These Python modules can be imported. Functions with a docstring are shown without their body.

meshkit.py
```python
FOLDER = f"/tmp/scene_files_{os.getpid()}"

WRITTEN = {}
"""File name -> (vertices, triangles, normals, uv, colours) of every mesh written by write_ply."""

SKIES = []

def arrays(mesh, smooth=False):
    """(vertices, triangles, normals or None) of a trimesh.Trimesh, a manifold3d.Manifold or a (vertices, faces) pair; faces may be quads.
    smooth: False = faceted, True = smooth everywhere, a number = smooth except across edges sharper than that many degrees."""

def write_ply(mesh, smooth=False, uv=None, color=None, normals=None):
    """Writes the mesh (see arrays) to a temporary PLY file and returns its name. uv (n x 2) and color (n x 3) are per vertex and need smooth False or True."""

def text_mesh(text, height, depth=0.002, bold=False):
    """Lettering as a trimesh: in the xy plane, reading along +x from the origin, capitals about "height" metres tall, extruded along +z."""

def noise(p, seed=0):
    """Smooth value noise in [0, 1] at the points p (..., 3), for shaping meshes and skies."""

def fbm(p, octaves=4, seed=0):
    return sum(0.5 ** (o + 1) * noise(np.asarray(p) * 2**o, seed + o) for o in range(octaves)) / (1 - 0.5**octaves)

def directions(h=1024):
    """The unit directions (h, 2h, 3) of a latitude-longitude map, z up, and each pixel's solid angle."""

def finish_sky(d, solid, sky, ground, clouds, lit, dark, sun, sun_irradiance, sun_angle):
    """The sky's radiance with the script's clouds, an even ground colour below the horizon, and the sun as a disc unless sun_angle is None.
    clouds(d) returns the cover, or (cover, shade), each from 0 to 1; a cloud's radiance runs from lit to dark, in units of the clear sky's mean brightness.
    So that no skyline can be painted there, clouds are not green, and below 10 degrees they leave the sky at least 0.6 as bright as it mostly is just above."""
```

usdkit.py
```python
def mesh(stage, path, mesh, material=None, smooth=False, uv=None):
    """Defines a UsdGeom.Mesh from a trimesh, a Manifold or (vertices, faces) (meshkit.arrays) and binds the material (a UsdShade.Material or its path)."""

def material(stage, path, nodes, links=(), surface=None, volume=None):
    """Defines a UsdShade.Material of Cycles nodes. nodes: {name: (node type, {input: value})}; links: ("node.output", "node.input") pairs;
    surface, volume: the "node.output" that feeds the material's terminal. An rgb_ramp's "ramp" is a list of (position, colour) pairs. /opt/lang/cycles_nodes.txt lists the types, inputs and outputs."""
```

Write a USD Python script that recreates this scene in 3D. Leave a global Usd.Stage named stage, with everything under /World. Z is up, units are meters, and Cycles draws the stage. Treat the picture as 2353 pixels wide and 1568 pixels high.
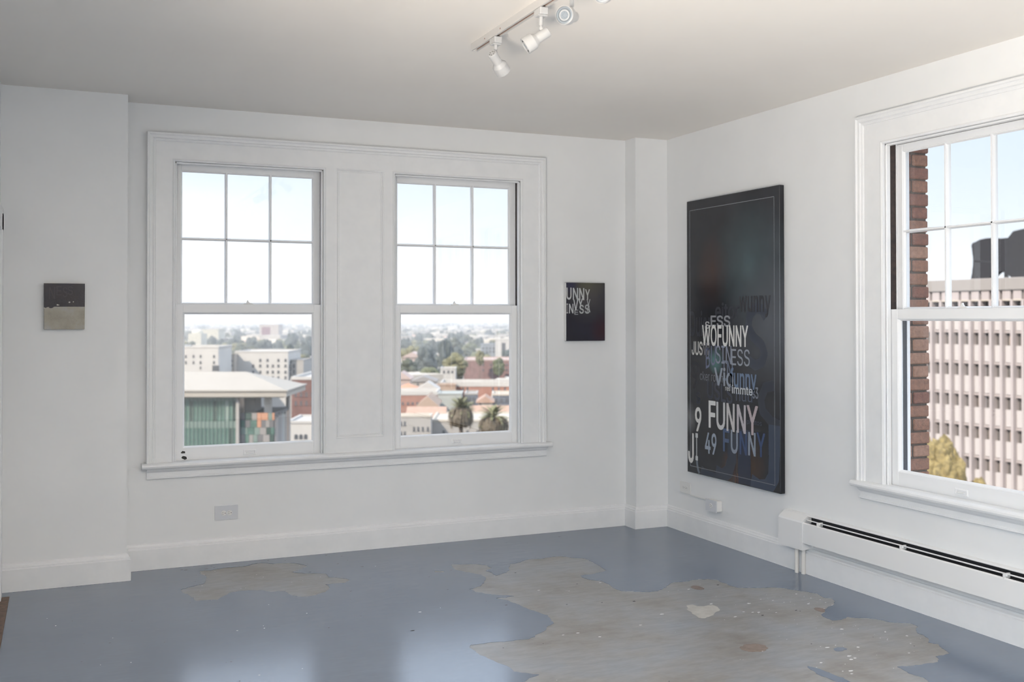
import math, random
import numpy as np, trimesh, manifold3d, usdkit, meshkit
from shapely.geometry import Polygon, box as sbox, Point
from shapely.ops import unary_union
from pxr import Usd, UsdGeom, UsdLux, UsdShade, Gf, Sdf, Vt

stage = Usd.Stage.CreateInMemory()
UsdGeom.SetStageUpAxis(stage, 'Z'); UsdGeom.SetStageMetersPerUnit(stage, 1.0)
UsdGeom.Xform.Define(stage, '/World')
RNG = random.Random(11); HAZE = 1 / 4300.
NPR = np.random.default_rng(5)

# ------------------------------------------------------------------ camera, sky, sun, exposure
CAM = np.array([-4.301, -6.902, 1.6])
YAW, PITCH, ROLL, FPX = 0.4082, 0.01114, -0.00089, 2355.3
cam = UsdGeom.Camera.Define(stage, '/World/camera')
cam.CreateHorizontalApertureAttr(36.0)
cam.CreateFocalLengthAttr(FPX / 2353 * 36)
cam.CreateHorizontalApertureOffsetAttr((1176.5 - 1155.26) / 2353 * 36)
cam.CreateVerticalApertureOffsetAttr((704.2 - 784.0) / 2353 * 36)
cam.CreateClippingRangeAttr(Gf.Vec2f(0.05, 60000))
cam.CreateFStopAttr(2.4); cam.CreateFocusDistanceAttr(6.0)
cam.CreateExposureAttr(0.30)
_F = np.array([math.sin(YAW) * math.cos(PITCH), math.cos(YAW) * math.cos(PITCH), math.sin(PITCH)])
_R = np.array([math.cos(YAW), -math.sin(YAW), 0.0]); _U = np.cross(_R, _F)
_R, _U = math.cos(ROLL) * _R + math.sin(ROLL) * _U, -math.sin(ROLL) * _R + math.cos(ROLL) * _U
_m = np.eye(4); _m[0, :3], _m[1, :3], _m[2, :3], _m[3, :3] = _R, _U, -_F, CAM
cam.AddTransformOp().Set(Gf.Matrix4d(_m.tolist()))

sky = UsdLux.DomeLight.Define(stage, '/World/sky'); sky.CreateIntensityAttr(1.0)
_sm = usdkit.material(stage, '/World/Looks/sky', {
    'tc': ('texture_coordinate', {}), 's': ('separate_xyz', {}),
    'r': ('rgb_ramp', {'ramp': [(0, (.50, .45, .39)), (.495, (.52, .48, .43)), (.5, (.80, .825, .84)), (.53, (.71, .775, .835)), (.58, (.66, .765, .90)), (.68, (1.2, 1.34, 1.56)), (1, (1.35, 1.58, 1.95))]}),
    'mr': ('map_range', {'from_min': -1., 'from_max': 1.}), 'bg': ('background_shader', {'strength': 1.0})},
    [('tc.generated', 's.vector'), ('s.z', 'mr.value'), ('mr.result', 'r.fac'), ('r.color', 'bg.color')], surface='bg.background')
UsdShade.MaterialBindingAPI.Apply(sky.GetPrim()).Bind(_sm)
SUN = np.array([-.68, -.36, .60]); SUN /= np.linalg.norm(SUN)
sun = UsdLux.DistantLight.Define(stage, '/World/sun'); sun.CreateAngleAttr(0.6)
sun.CreateIntensityAttr(1.5); sun.CreateNormalizeAttr(True); sun.CreateColorAttr(Gf.Vec3f(1.0, .86, .70))
_x = np.cross([0, 0, 1.0], SUN); _x /= np.linalg.norm(_x); _y = np.cross(SUN, _x)
_m = np.eye(4); _m[0, :3], _m[1, :3], _m[2, :3] = _x, _y, SUN
sun.AddTransformOp().Set(Gf.Matrix4d(_m.tolist()))

# area light added in the unseen left-wall windows to brighten the room
room_fill = UsdLux.RectLight.Define(stage, '/World/added_room_fill')
room_fill.CreateWidthAttr(2.30); room_fill.CreateHeightAttr(4.5)
room_fill.CreateIntensityAttr(2.8); room_fill.CreateColorAttr(Gf.Vec3f(.79, .905, 1.02))
room_fill.AddTransformOp().Set(Gf.Matrix4d(0, 0, 1, 0, 0, 1, 0, 0, -1, 0, 0, 0, -4.74, -7.0, 1.5, 1))

# warm area light added out of view, aimed up to brighten the ceiling
ceiling_fill = UsdLux.RectLight.Define(stage, '/World/added_ceiling_fill')
ceiling_fill.CreateWidthAttr(1.6); ceiling_fill.CreateHeightAttr(4.5)
ceiling_fill.CreateIntensityAttr(42.0); ceiling_fill.CreateColorAttr(Gf.Vec3f(1.0, .85, .69))
_t = math.radians(60)
ceiling_fill.AddTransformOp().Set(Gf.Matrix4d(-math.sin(_t), 0, math.cos(_t), 0, 0, 1, 0, 0, -math.cos(_t), 0, -math.sin(_t), 0, -5.75, -7.0, -.35, 1))

# ------------------------------------------------------------------ helpers
COUNT = {}
def numbered(parent, name):
    k = (parent, name); n = COUNT.get(k, 0); COUNT[k] = n + 1
    return name if n == 0 else f'{name}_{n:03d}'

def tag(prim, label=None, cat=None, group=None, kind=None):
    for k, v in (('label', label), ('category', cat), ('group', group), ('kind', kind)):
        if v: prim.SetCustomDataByKey(k, v)
    return prim

def mat(name, color, rough=.5, noise=0.0, scale=6., color2=None, bump=0., bscale=60., **kw):
    n = {'p': ('principled_bsdf', dict(base_color=color, roughness=rough, **kw))}; l = []
    if noise or color2:
        c2 = color2 or tuple(c * (1 - noise) for c in color)
        n.update(g=('geometry', {}), t=('noise_texture', dict(scale=scale, detail=5., roughness=.6)),
                 r=('rgb_ramp', {'ramp': [(.35, c2), (.65, color)]}))
        l += [('g.position', 't.vector'), ('t.fac', 'r.fac'), ('r.color', 'p.base_color')]
    if bump:
        n.setdefault('g', ('geometry', {}))
        n.update(tb=('noise_texture', dict(scale=bscale, detail=4.)), b=('bump', dict(strength=bump, distance=.01)))
        l += [('g.position', 'tb.vector'), ('tb.fac', 'b.height'), ('b.normal', 'p.normal')]
    M[name] = usdkit.material(stage, f'/World/Looks/{name}', n, l, surface='p.BSDF')
    return M[name]
M = {}

class Node:
    """A prim with the world position of its base: meshes given in world coordinates are stored relative to it."""
    def __init__(s, prim, path, loc): s.prim, s.path, s.loc = prim, path, np.asarray(loc, float)

def node(name, loc=(0, 0, 0), parent=None, rotz=0, **tags):
    base = parent.path if parent else '/World'
    path = f'{base}/{numbered(base, name)}'
    x = UsdGeom.Xform.Define(stage, path)
    off = np.asarray(loc, float) - (parent.loc if parent else 0)
    if np.abs(off).max() > 0: x.AddTranslateOp().Set(Gf.Vec3d(*map(float, off)))
    if rotz: x.AddRotateZOp().Set(float(rotz))
    tag(x.GetPrim(), **tags)
    return Node(x.GetPrim(), path, loc)

def part(parent, name, mesh, m, smooth=False, **tags):
    base = parent.path if parent else '/World'
    path = f'{base}/{numbered(base, name)}'
    v, f = (np.asarray(mesh.vertices, float), np.asarray(mesh.faces)) if isinstance(mesh, trimesh.Trimesh) else meshkit.arrays(mesh)[:2]
    if parent is not None: v = v - parent.loc
    p = usdkit.mesh(stage, path, (v, f), M[m] if isinstance(m, str) else m, smooth)
    tag(p.GetPrim(), **tags)
    return Node(p.GetPrim(), path, parent.loc if parent is not None else (0, 0, 0))

def cat(*ms): return trimesh.util.concatenate([m for m in ms])

def cbox(x0, x1, y0, y1, z0, z1, c=0.):
    lo, hi = np.minimum((x0, y0, z0), (x1, y1, z1)), np.maximum((x0, y0, z0), (x1, y1, z1))
    if c <= 0 or c * 2.2 > (hi - lo).min():
        b = trimesh.creation.box(hi - lo); b.apply_translation((lo + hi) / 2); return b
    pts = []
    for sx in (0, 1):
        for sy in (0, 1):
            for sz in (0, 1):
                p = np.array([(lo, hi)[sx][0], (lo, hi)[sy][1], (lo, hi)[sz][2]]); d = np.array([1 - 2 * sx, 1 - 2 * sy, 1 - 2 * sz]) * c
                for k in range(3):
                    q = p + d; q[k] = p[k]; pts.append(q)
    return trimesh.convex.convex_hull(np.array(pts))

def tube(points, r, sides=10, caps=True):
    P = np.asarray(points, float); rr = np.broadcast_to(r, (len(P),))
    t = np.gradient(P, axis=0); t /= np.linalg.norm(t, axis=1, keepdims=True)
    a = np.cross(t, np.where(np.abs(t[:, 2:]) < .9, [0, 0, 1.], [1., 0, 0])); a /= np.linalg.norm(a, axis=1, keepdims=True)
    b = np.cross(t, a); an = np.arange(sides) * 2 * np.pi / sides
    v = (P[:, None] + rr[:, None, None] * (np.cos(an)[None, :, None] * a[:, None] + np.sin(an)[None, :, None] * b[:, None])).reshape(-1, 3)
    f = []
    for i in range(len(P) - 1):
        for j in range(sides):
            k = (j + 1) % sides
            f += [[i * sides + j, i * sides + k, (i + 1) * sides + k], [i * sides + j, (i + 1) * sides + k, (i + 1) * sides + j]]
    if caps:
        n = len(v); v = np.vstack([v, P[0], P[-1]]); o = (len(P) - 1) * sides
        for j in range(sides):
            k = (j + 1) % sides; f += [[n, k, j], [n + 1, o + j, o + k]]
    m = trimesh.Trimesh(v, f, process=False); m.fix_normals() if m.volume < 0 else None
    return m

def lathe(profile, sides=28):
    """profile (r, h) along +z, closed on the axis."""
    m = trimesh.creation.revolve(np.array(profile, float), sections=sides)
    if m.volume < 0: m.invert()
    return m

def aim(mesh, origin, direction, scale=1.):
    z = np.asarray(direction, float); z /= np.linalg.norm(z)
    x = np.cross([0, 0, 1.] if abs(z[2]) < .95 else [1., 0, 0], z); x /= np.linalg.norm(x); y = np.cross(z, x)
    T = np.eye(4); T[:3, 0], T[:3, 1], T[:3, 2], T[:3, 3] = x * scale, y * scale, z * scale, origin
    m = mesh.copy(); m.apply_transform(T); return m

def extrude(poly, h):
    g = getattr(poly, 'geoms', [poly])
    return cat(*[trimesh.creation.extrude_polygon(p, h, engine='earcut') for p in g])

# wall frames: local (s along the wall left to right seen from inside, t into the room, z up) -> world
BACK = np.array([[1, 0, 0, 0], [0, -1, 0, 0], [0, 0, 1, 0], [0, 0, 0, 1.]])
RIGHT = np.array([[0, -1, 0, 0], [-1, 0, 0, 0], [0, 0, 1, 0], [0, 0, 0, 1.]])
PIER = BACK.copy(); PIER[1, 3] = -.232
def to(W, mesh):
    m = mesh.copy(); m.apply_transform(W); return m

def prof_s(profile, s0, s1):
    """A (t, z) profile run along s."""
    m = extrude(Polygon(profile), s1 - s0)          # x=t, y=z, z=s
    T = np.array([[0, 0, 1, s0], [1, 0, 0, 0], [0, 1, 0, 0], [0, 0, 0, 1.]])
    m.apply_transform(T); return m

def frame(s0, s1, z0, z1, profile, closed=True):
    """A mitred frame of the profile [(inset from the outer edge, t)]; open at the bottom unless closed."""
    P = np.array(profile, float); n = len(P)
    if closed:
        st = [np.stack([s0 + P[:, 0], P[:, 1], z0 + P[:, 0]], 1), np.stack([s0 + P[:, 0], P[:, 1], z1 - P[:, 0]], 1),
              np.stack([s1 - P[:, 0], P[:, 1], z1 - P[:, 0]], 1), np.stack([s1 - P[:, 0], P[:, 1], z0 + P[:, 0]], 1)]
        segs = [(0, 1), (1, 2), (2, 3), (3, 0)]
    else:
        o = np.full(n, z0)
        st = [np.stack([s0 + P[:, 0], P[:, 1], o], 1), np.stack([s0 + P[:, 0], P[:, 1], z1 - P[:, 0]], 1),
              np.stack([s1 - P[:, 0], P[:, 1], z1 - P[:, 0]], 1), np.stack([s1 - P[:, 0], P[:, 1], o], 1)]
        segs = [(0, 1), (1, 2), (2, 3)]
    v = np.vstack(st); f = []
    for a, b in segs:
        for i in range(n):
            j = (i + 1) % n
            f += [[a * n + i, a * n + j, b * n + j], [a * n + i, b * n + j, b * n + i]]
    if not closed:
        tri = extrude(Polygon(P), 1)                                   # end caps
        from_poly = trimesh.creation.triangulate_polygon(Polygon(P), engine='earcut')
        pv, pf = from_poly; lut = [int(np.argmin(((P - q) ** 2).sum(1))) for q in pv]
        for t3 in pf:
            a, b, c = (lut[i] for i in t3); f += [[a, b, c], [3 * n + a, 3 * n + c, 3 * n + b]]
    m = trimesh.Trimesh(v, f, process=False); m.fix_normals()
    return m

def plan_sweep(path, profile):
    """Runs a (t, z) profile along a plan path with mitred corners, the room on the right-hand side; one mesh per leg."""
    P = np.asarray(path, float); d = np.diff(P, axis=0); d /= np.linalg.norm(d, axis=1, keepdims=True)
    nr = np.stack([d[:, 1], -d[:, 0]], 1); off = []
    for i in range(len(P)):
        if i == 0: off.append(nr[0])
        elif i == len(P) - 1: off.append(nr[-1])
        else:
            s = nr[i - 1] + nr[i]; off.append(s / (s @ nr[i]))
    Q = np.asarray(profile, float); n = len(Q); out = []
    for i in range(len(P) - 1):
        v = np.vstack([np.column_stack([P[k] + np.outer(Q[:, 0], off[k]), Q[:, 1]]) for k in (i, i + 1)])
        f = []
        for a in range(n):
            b = (a + 1) % n; f += [[a, b, n + b], [a, n + b, n + a]]
        pv, pf = trimesh.creation.triangulate_polygon(Polygon(Q), engine='earcut')
        lut = [int(np.argmin(((Q - q) ** 2).sum(1))) for q in pv]
        for t3 in pf:
            a, b, c = (lut[k] for k in t3); f += [[a, b, c], [n + a, n + c, n + b]]
        m = trimesh.Trimesh(v, f, process=False); m.fix_normals(); out.append(m)
    return out

# ------------------------------------------------------------------ materials of the room
mat('wall_paint', (.85, .862, .872), .55, color2=(.815, .83, .842), scale=1.6, bump=.05, bscale=35.)
mat('ceiling_paint', (.91, .88, .835), .75, color2=(.89, .855, .81), scale=1.1, bump=.05, bscale=22.)
mat('trim_paint', (.86, .872, .885), .32, color2=(.825, .84, .855), scale=9., bump=.05, bscale=45.)
mat('sash_paint', (.875, .885, .90), .34)
mat('track_dark', (.055, .035, .03), .6, color2=(.02, .016, .016), scale=40.)
mat('groove_grey', (.07, .075, .085), .5)
mat('caulk_gap', (.34, .25, .19), .8, color2=(.62, .55, .48), scale=14.)
mat('chip_dark', (.03, .028, .025), .6)
mat('brick', (.33, .17, .115), .85, color2=(.21, .115, .082), scale=38., bump=.5, bscale=160.)
mat('brick_pale', (.39, .225, .16), .85, color2=(.27, .155, .11), scale=38., bump=.5, bscale=160.)
mat('brick_deep', (.26, .12, .085), .85, color2=(.17, .085, .065), scale=38., bump=.5, bscale=160.)
mat('mortar', (.12, .095, .08), .95, noise=.3, scale=60.)
mat('plastic_white', (.80, .80, .79), .35)
mat('plastic_grey', (.66, .68, .72), .4)
mat('slot_dark', (.02, .02, .02), .6)
mat('enamel_white', (.84, .845, .85), .3)
mat('fin_and_shade_dark', (.03, .03, .033), .5)  # dark heater fins, and the shade strip behind the slots
mat('pipe_paint', (.72, .71, .69), .45)
mat('lamp_white', (.56, .565, .57), .4)
mat('lamp_lens', (.27, .31, .35), .3)
mat('track_white', (.64, .63, .62), .45)
mat('conductor', (.30, .16, .12), .4)
mat('wood_threshold', (.20, .13, .095), .6, color2=(.13, .085, .06), scale=30.)
mat('paint_fleck', (.80, .81, .82), .5)
mat('dark_fleck', (.04, .04, .045), .6)
mat('red_stain', (.27, .215, .185), .5, noise=.25, scale=30.)
mat('plaster_patch', (.50, .49, .46), .6, color2=(.42, .41, .385), scale=14.)

def floor_mats():
    n = {'g': ('geometry', {}),
         't': ('noise_texture', dict(scale=1.3, detail=6., roughness=.62)), 'r': ('rgb_ramp', {'ramp': [(.30, (.102, .132, .188)), (.70, (.138, .172, .235))]}),
         'mp': ('mapping', dict(scale=(2.2, 9., 1.))), 't2': ('noise_texture', dict(scale=3., detail=6., roughness=.7)),
         'rr': ('map_range', dict(from_min=.3, from_max=.7, to_min=.185, to_max=.21)),
         'tb': ('noise_texture', dict(scale=140., detail=3.)), 'b': ('bump', dict(strength=.05, distance=.003)),
         'p': ('principled_bsdf', dict(ior=2.6, specular_tint=(.88, .94, 1.0)))}
    M['floor_paint'] = usdkit.material(stage, '/World/Looks/floor_paint', n,
        [('g.position', 't.vector'), ('t.fac', 'r.fac'), ('r.color', 'p.base_color'), ('g.position', 'mp.vector'), ('mp.vector', 't2.vector'),
         ('t2.fac', 'rr.value'), ('rr.result', 'p.roughness'), ('g.position', 'tb.vector'), ('tb.fac', 'b.height'), ('b.normal', 'p.normal')], surface='p.BSDF')
    n = {'g': ('geometry', {}),
         't': ('noise_texture', dict(scale=2.4, detail=8., roughness=.65)), 'r': ('rgb_ramp', {'ramp': [(.30, (.22, .20, .178)), (.42, (.275, .265, .25)), (.52, (.30, .303, .307)), (.70, (.285, .31, .345))]}),
         'mp': ('mapping', dict(scale=(3., 10., 1.))), 't2': ('noise_texture', dict(scale=2.5, detail=8., roughness=.7)),
         'r2': ('rgb_ramp', {'ramp': [(.35, (.82, .82, .82)), (.65, (1.08, 1.08, 1.08))]}), 'mx': ('mix_color', dict(blend_type='multiply', fac=1.0, use_clamp=False)),
         'p': ('principled_bsdf', dict(roughness=.36, ior=1.8))}
    M['concrete'] = usdkit.material(stage, '/World/Looks/concrete', n,
        [('g.position', 't.vector'), ('t.fac', 'r.fac'), ('r.color', 'mx.a'), ('g.position', 'mp.vector'), ('mp.vector', 't2.vector'), ('t2.fac', 'r2.fac'), ('r2.color', 'mx.b'), ('mx.result', 'p.base_color')], surface='p.BSDF')
    M['pane'] = usdkit.material(stage, '/World/Looks/pane', {'f': ('layer_weight', {'blend': .5}), 'pw': ('math', dict(math_type='power', value2=5.)), 'ma': ('math', dict(math_type='multiply_add', value2=.94, value3=.035)),
        't': ('transparent_bsdf', {'color': (.985, .99, .99)}), 'g': ('glossy_bsdf', {'color': (1, 1, 1), 'roughness': 0.0}), 'm': ('mix_closure', {})},
        [('f.facing', 'pw.value1'), ('pw.value', 'ma.value1'), ('ma.value', 'm.fac'), ('t.BSDF', 'm.closure1'), ('g.BSDF', 'm.closure2')], surface='m.closure')
floor_mats()

# ------------------------------------------------------------------ room shell
H = 2.971; XL = -4.62; YR = -9.6
PIERX, PIERY, PILX, PILY = -3.9194, -.232, -.2813, -.1546
Z0, Z1 = .655, 2.61           # window opening, bottom and head
W1, W2, W3, W4 = (-3.62, -2.652), (-2.148, -1.178), (2.432, 3.425), (3.935, 4.928)

def st(name, mesh, m, parent=None, **k): return part(parent, name, mesh, m, kind='structure', **k) if parent is None else part(parent, name, mesh, m, **k)

def wall_poly(outer, holes):
    p = sbox(*outer)
    for h in holes: p = p.difference(sbox(*h))
    return p
def slab_of(W, poly, t0, t1):
    m = extrude(poly, t1 - t0)                  # x=s, y=z, z=t
    T = np.array([[1, 0, 0, 0], [0, 0, 1, t0], [0, 1, 0, 0], [0, 0, 0, 1.]])
    m.apply_transform(T); return to(W, m)

st('wall_back', slab_of(BACK, wall_poly((XL - .3, 0, .3, H), [(W1[0] - .02, Z0 - .02, W1[1] + .02, Z1 + .02), (W2[0] - .02, Z0 - .02, W2[1] + .02, Z1 + .02)]), -.13, 0), 'wall_paint')
st('wall_right', slab_of(RIGHT, wall_poly((-.13, 0, -YR, H), [(W3[0] - .02, Z0 - .02, W3[1] + .02, Z1 - .005), (W4[0] - .02, Z0 - .02, W4[1] + .02, Z1 - .005), (6.1, Z0, 8.9, Z1)]), -.13, 0), 'wall_paint')
st('wall_pier', cbox(XL, PIERX, PIERY, 0, 0, H), 'wall_paint')
st('wall_pilaster', cbox(PILX, 0, PILY, 0, 0, H), 'wall_paint')
st('wall_left', slab_of(np.array([[0, 1, 0, XL], [1, 0, 0, 0], [0, 0, 1, 0], [0, 0, 0, 1.]]), wall_poly((YR, 0, 0, H), [(-1.42, -.01, -.47, 2.1), (-9.3, .3, -4.7, 2.75)]), -.15, 0), 'wall_paint')
st('wall_rear', slab_of(np.array([[1, 0, 0, 0], [0, 1, 0, YR], [0, 0, 1, 0], [0, 0, 0, 1.]]), wall_poly((XL - .15, 0, .13, H), []), -.15, 0), 'wall_paint')
st('ceiling', cbox(XL - .3, .33, YR - .2, .33, H, H + .25), 'ceiling_paint')

BBP = [(0, 0), (.024, 0), (.024, .128), (.019, .133), (.019, .141), (.012, .148), (.009, .158), (0, .163)]
legs = plan_sweep([(XL, PIERY), (PIERX, PIERY), (PIERX, 0), (PILX, 0), (PILX, PILY), (0, PILY), (0, YR)], BBP)
st('baseboard_left', cat(legs[0], legs[1]), 'trim_paint')
st('baseboard_back', legs[2], 'trim_paint')
st('baseboard_pilaster', cat(legs[3], legs[4]), 'trim_paint')
st('baseboard_right', legs[5], 'trim_paint')

# door at the left: only its casing edge and its threshold reach into the picture
dn = node('door_1', kind='structure')
part(dn, 'door_casing', cat(cbox(XL, XL + .022, -.47, -.34, 0, 2.2, .004), cbox(XL, XL + .022, -1.55, -1.42, 0, 2.2, .004), cbox(XL, XL + .022, -1.55, -.34, 2.1, 2.23, .004)), 'trim_paint')
part(dn, 'door_panel', cbox(XL - .11, XL - .07, -1.42, -.47, .012, 2.1, .004), 'trim_paint')
part(dn, 'threshold', cbox(XL - .15, -4.558, -1.9, -.37, 0.0005, .004, .001), 'wood_threshold')

# ------------------------------------------------------------------ floor: slab, paint film with worn holes, flecks
def rough_edge(pts, seed, amp=.12, depth=3):
    r = random.Random(seed); P = [np.array(p) for p in pts]
    for _ in range(depth):
        Q = []
        for a, b in zip(P, P[1:] + P[:1]):
            d = b - a; L = np.linalg.norm(d); Q.append(a)
            if L > .012: Q.append((a + b) / 2 + np.array([-d[1], d[0]]) * r.uniform(-amp, amp))
        P = Q
    g = Polygon(P).buffer(0)
    return max(getattr(g, 'geoms', [g]), key=lambda q: q.area)

MAIN = [(-1.615,-0.796),(-1.468,-0.729),(-1.343,-0.74),(-1.216,-0.726),(-1.091,-0.85),(-1.096,-1.022),(-1.113,-1.19),(-1.182,-1.22),(-1.328,-1.24),(-1.336,-1.312),(-1.279,-1.395),(-1.289,-1.577),(-1.274,-1.655),(-1.186,-1.709),(-1.083,-1.739),(-0.991,-1.689),(-0.885,-1.604),(-0.792,-1.623),(-0.706,-1.603),(-0.613,-1.661),(-0.612,-1.757),(-0.605,-1.868),(-0.488,-1.919),(-0.361,-1.985),(-0.298,-2.087),(-0.263,-2.153),(-0.287,-2.234),(-0.252,-2.269),(-0.279,-2.325),(-0.345,-2.383),(-0.403,-2.404),(-0.491,-2.481),(-0.536,-2.509),(-0.548,-2.607),(-0.495,-2.617),(-0.427,-2.587),(-0.341,-2.655),(-0.295,-2.751),(-0.209,-2.814),(-0.219,-2.871),(-0.302,-2.947),(-0.316,-3.022),(-0.368,-3.082),(-0.346,-3.128),(-0.38,-3.178),(-0.408,-3.252),(-0.504,-3.259),(-0.551,-3.322),(-0.681,-3.311),(-0.774,-3.293),(-0.791,-3.374),(-0.771,-3.446),(-0.793,-3.502),(-1.007,-3.695),(-1.626,-3.807),(-2.231,-3.544),(-2.615,-3.194),(-2.516,-2.932),(-2.429,-2.789),(-2.322,-2.732),(-2.41,-2.653),(-2.42,-2.54),(-2.45,-2.415),(-2.471,-2.262),(-2.449,-2.223),(-2.318,-2.231),(-2.151,-2.252),(-1.995,-2.133),(-1.916,-2.058),(-1.886,-1.925),(-1.933,-1.783),(-1.952,-1.644),(-2.01,-1.506),(-1.897,-1.501),(-2.028,-1.393),(-2.079,-1.267),(-1.984,-1.219),(-1.908,-1.102),(-1.884,-0.973),(-1.958,-0.857),(-1.986,-0.722),(-1.958,-0.646),(-1.87,-0.684),(-1.756,-0.76),(-1.76,-0.846),(-1.824,-0.899),(-1.808,-1.03),(-1.718,-0.986)]
LEFT = [(-3.486,-0.178),(-3.41,-0.187),(-3.249,-0.158),(-3.099,-0.108),(-2.922,-0.186),(-2.826,-0.318),(-2.89,-0.395),(-2.953,-0.43),(-2.886,-0.5),(-2.766,-0.553),(-2.77,-0.65),(-2.679,-0.731),(-2.665,-0.771),(-2.715,-0.827),(-2.83,-0.816),(-2.826,-0.909),(-2.943,-1.035),(-3.034,-1.025),(-3.077,-0.942),(-3.081,-0.872),(-3.163,-0.852),(-3.26,-0.773),(-3.379,-0.773),(-3.471,-0.903),(-3.582,-0.875),(-3.608,-0.744),(-3.637,-0.592),(-3.577,-0.545),(-3.503,-0.506),(-3.473,-0.402),(-3.486,-0.262)]
SMALL = [(-2.122,-0.762),(-2.061,-0.788),(-2.081,-0.828),(-2.124,-0.809)]
ISLES = [[(-0.868,-2.979),(-0.833,-2.966),(-0.806,-2.978),(-0.807,-3.006),(-0.842,-3.019),(-0.877,-3.01)], [(-1.143,-3.122),(-1.124,-3.163),(-1.114,-3.254),(-1.109,-3.364),(-1.158,-3.342),(-1.174,-3.252)]]
HEART = [(-1.097,-2.064),(-1.056,-2.063),(-1.054,-2.102),(-1.018,-2.117),(-0.963,-2.113),(-0.958,-2.162),(-0.998,-2.227),(-1.067,-2.277),(-1.142,-2.305),(-1.169,-2.285),(-1.146,-2.189)]
worn = [rough_edge(MAIN, 1), rough_edge(LEFT, 2), rough_edge(SMALL, 3)]
isles = [rough_edge(p, 10 + i) for i, p in enumerate(ISLES)]
film = sbox(XL - .15, YR - .15, .0, .0).difference(unary_union(worn)).union(unary_union(isles))
fl = node('floor', kind='structure')
part(fl, 'concrete_slab', cbox(XL - .3, .33, YR - .2, .33, -.25, -.0015), 'concrete')
fm = extrude(film, .0015); fm.apply_translation((0, 0, -.0015))
part(fl, 'paint_film', fm, 'floor_paint', label='glossy blue grey floor paint')
hm = extrude(rough_edge(HEART, 5), .0012); hm.apply_translation((0, 0, -.0013))
part(fl, 'plaster_patch', hm, 'plaster_patch', label='pale filler patch')
for i, (x, y, rx, ry) in enumerate([(-.827, -1.771, .035, .05), (-1.206, -2.811, .07, .06), (-.47, -2.43, .03, .05)]):
    pm_ = extrude(rough_edge([(x + rx * math.cos(a), y + ry * math.sin(a)) for a in np.linspace(0, 2 * math.pi, 12)[:-1]], 30 + i, .2, 2), .0005); pm_.apply_translation((0, 0, -.0014))
    part(fl, 'rust_stain', pm_, 'red_stain')
def flecks(n, area, seed, smin, smax, z):
    r = random.Random(seed); out = []
    while len(out) < n:
        x, y = r.uniform(area[0], area[2]), r.uniform(area[1], area[3])
        s = smin + (smax - smin) * r.random() ** 3; a0 = r.uniform(0, 6.28); k = r.randint(5, 8); st_ = r.uniform(1, 2.2)
        pts = [(x + s * st_ * math.cos(a0 + 6.283 * i / k) * r.uniform(.6, 1.2), y + s * math.sin(a0 + 6.283 * i / k) * r.uniform(.6, 1.2)) for i in range(k)]
        m = extrude(Polygon(pts).convex_hull, .0006); m.apply_translation((0, 0, z)); out.append(m)
    return cat(*out)
part(fl, 'paint_flecks', cat(flecks(60, (-2.0, -3.5, -.35, -1.0), 41, .0015, .0075, -.0012), flecks(60, (-1.0, -3.2, -.28, -1.7), 42, .0015, .0075, -.0012), flecks(14, (-3.55, -.95, -2.8, -.2), 43, .002, .007, -.0012), flecks(26, (-4.4, -3., -2.1, -.3), 44, .0015, .006, .0)), 'paint_fleck', kind='stuff')
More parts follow.
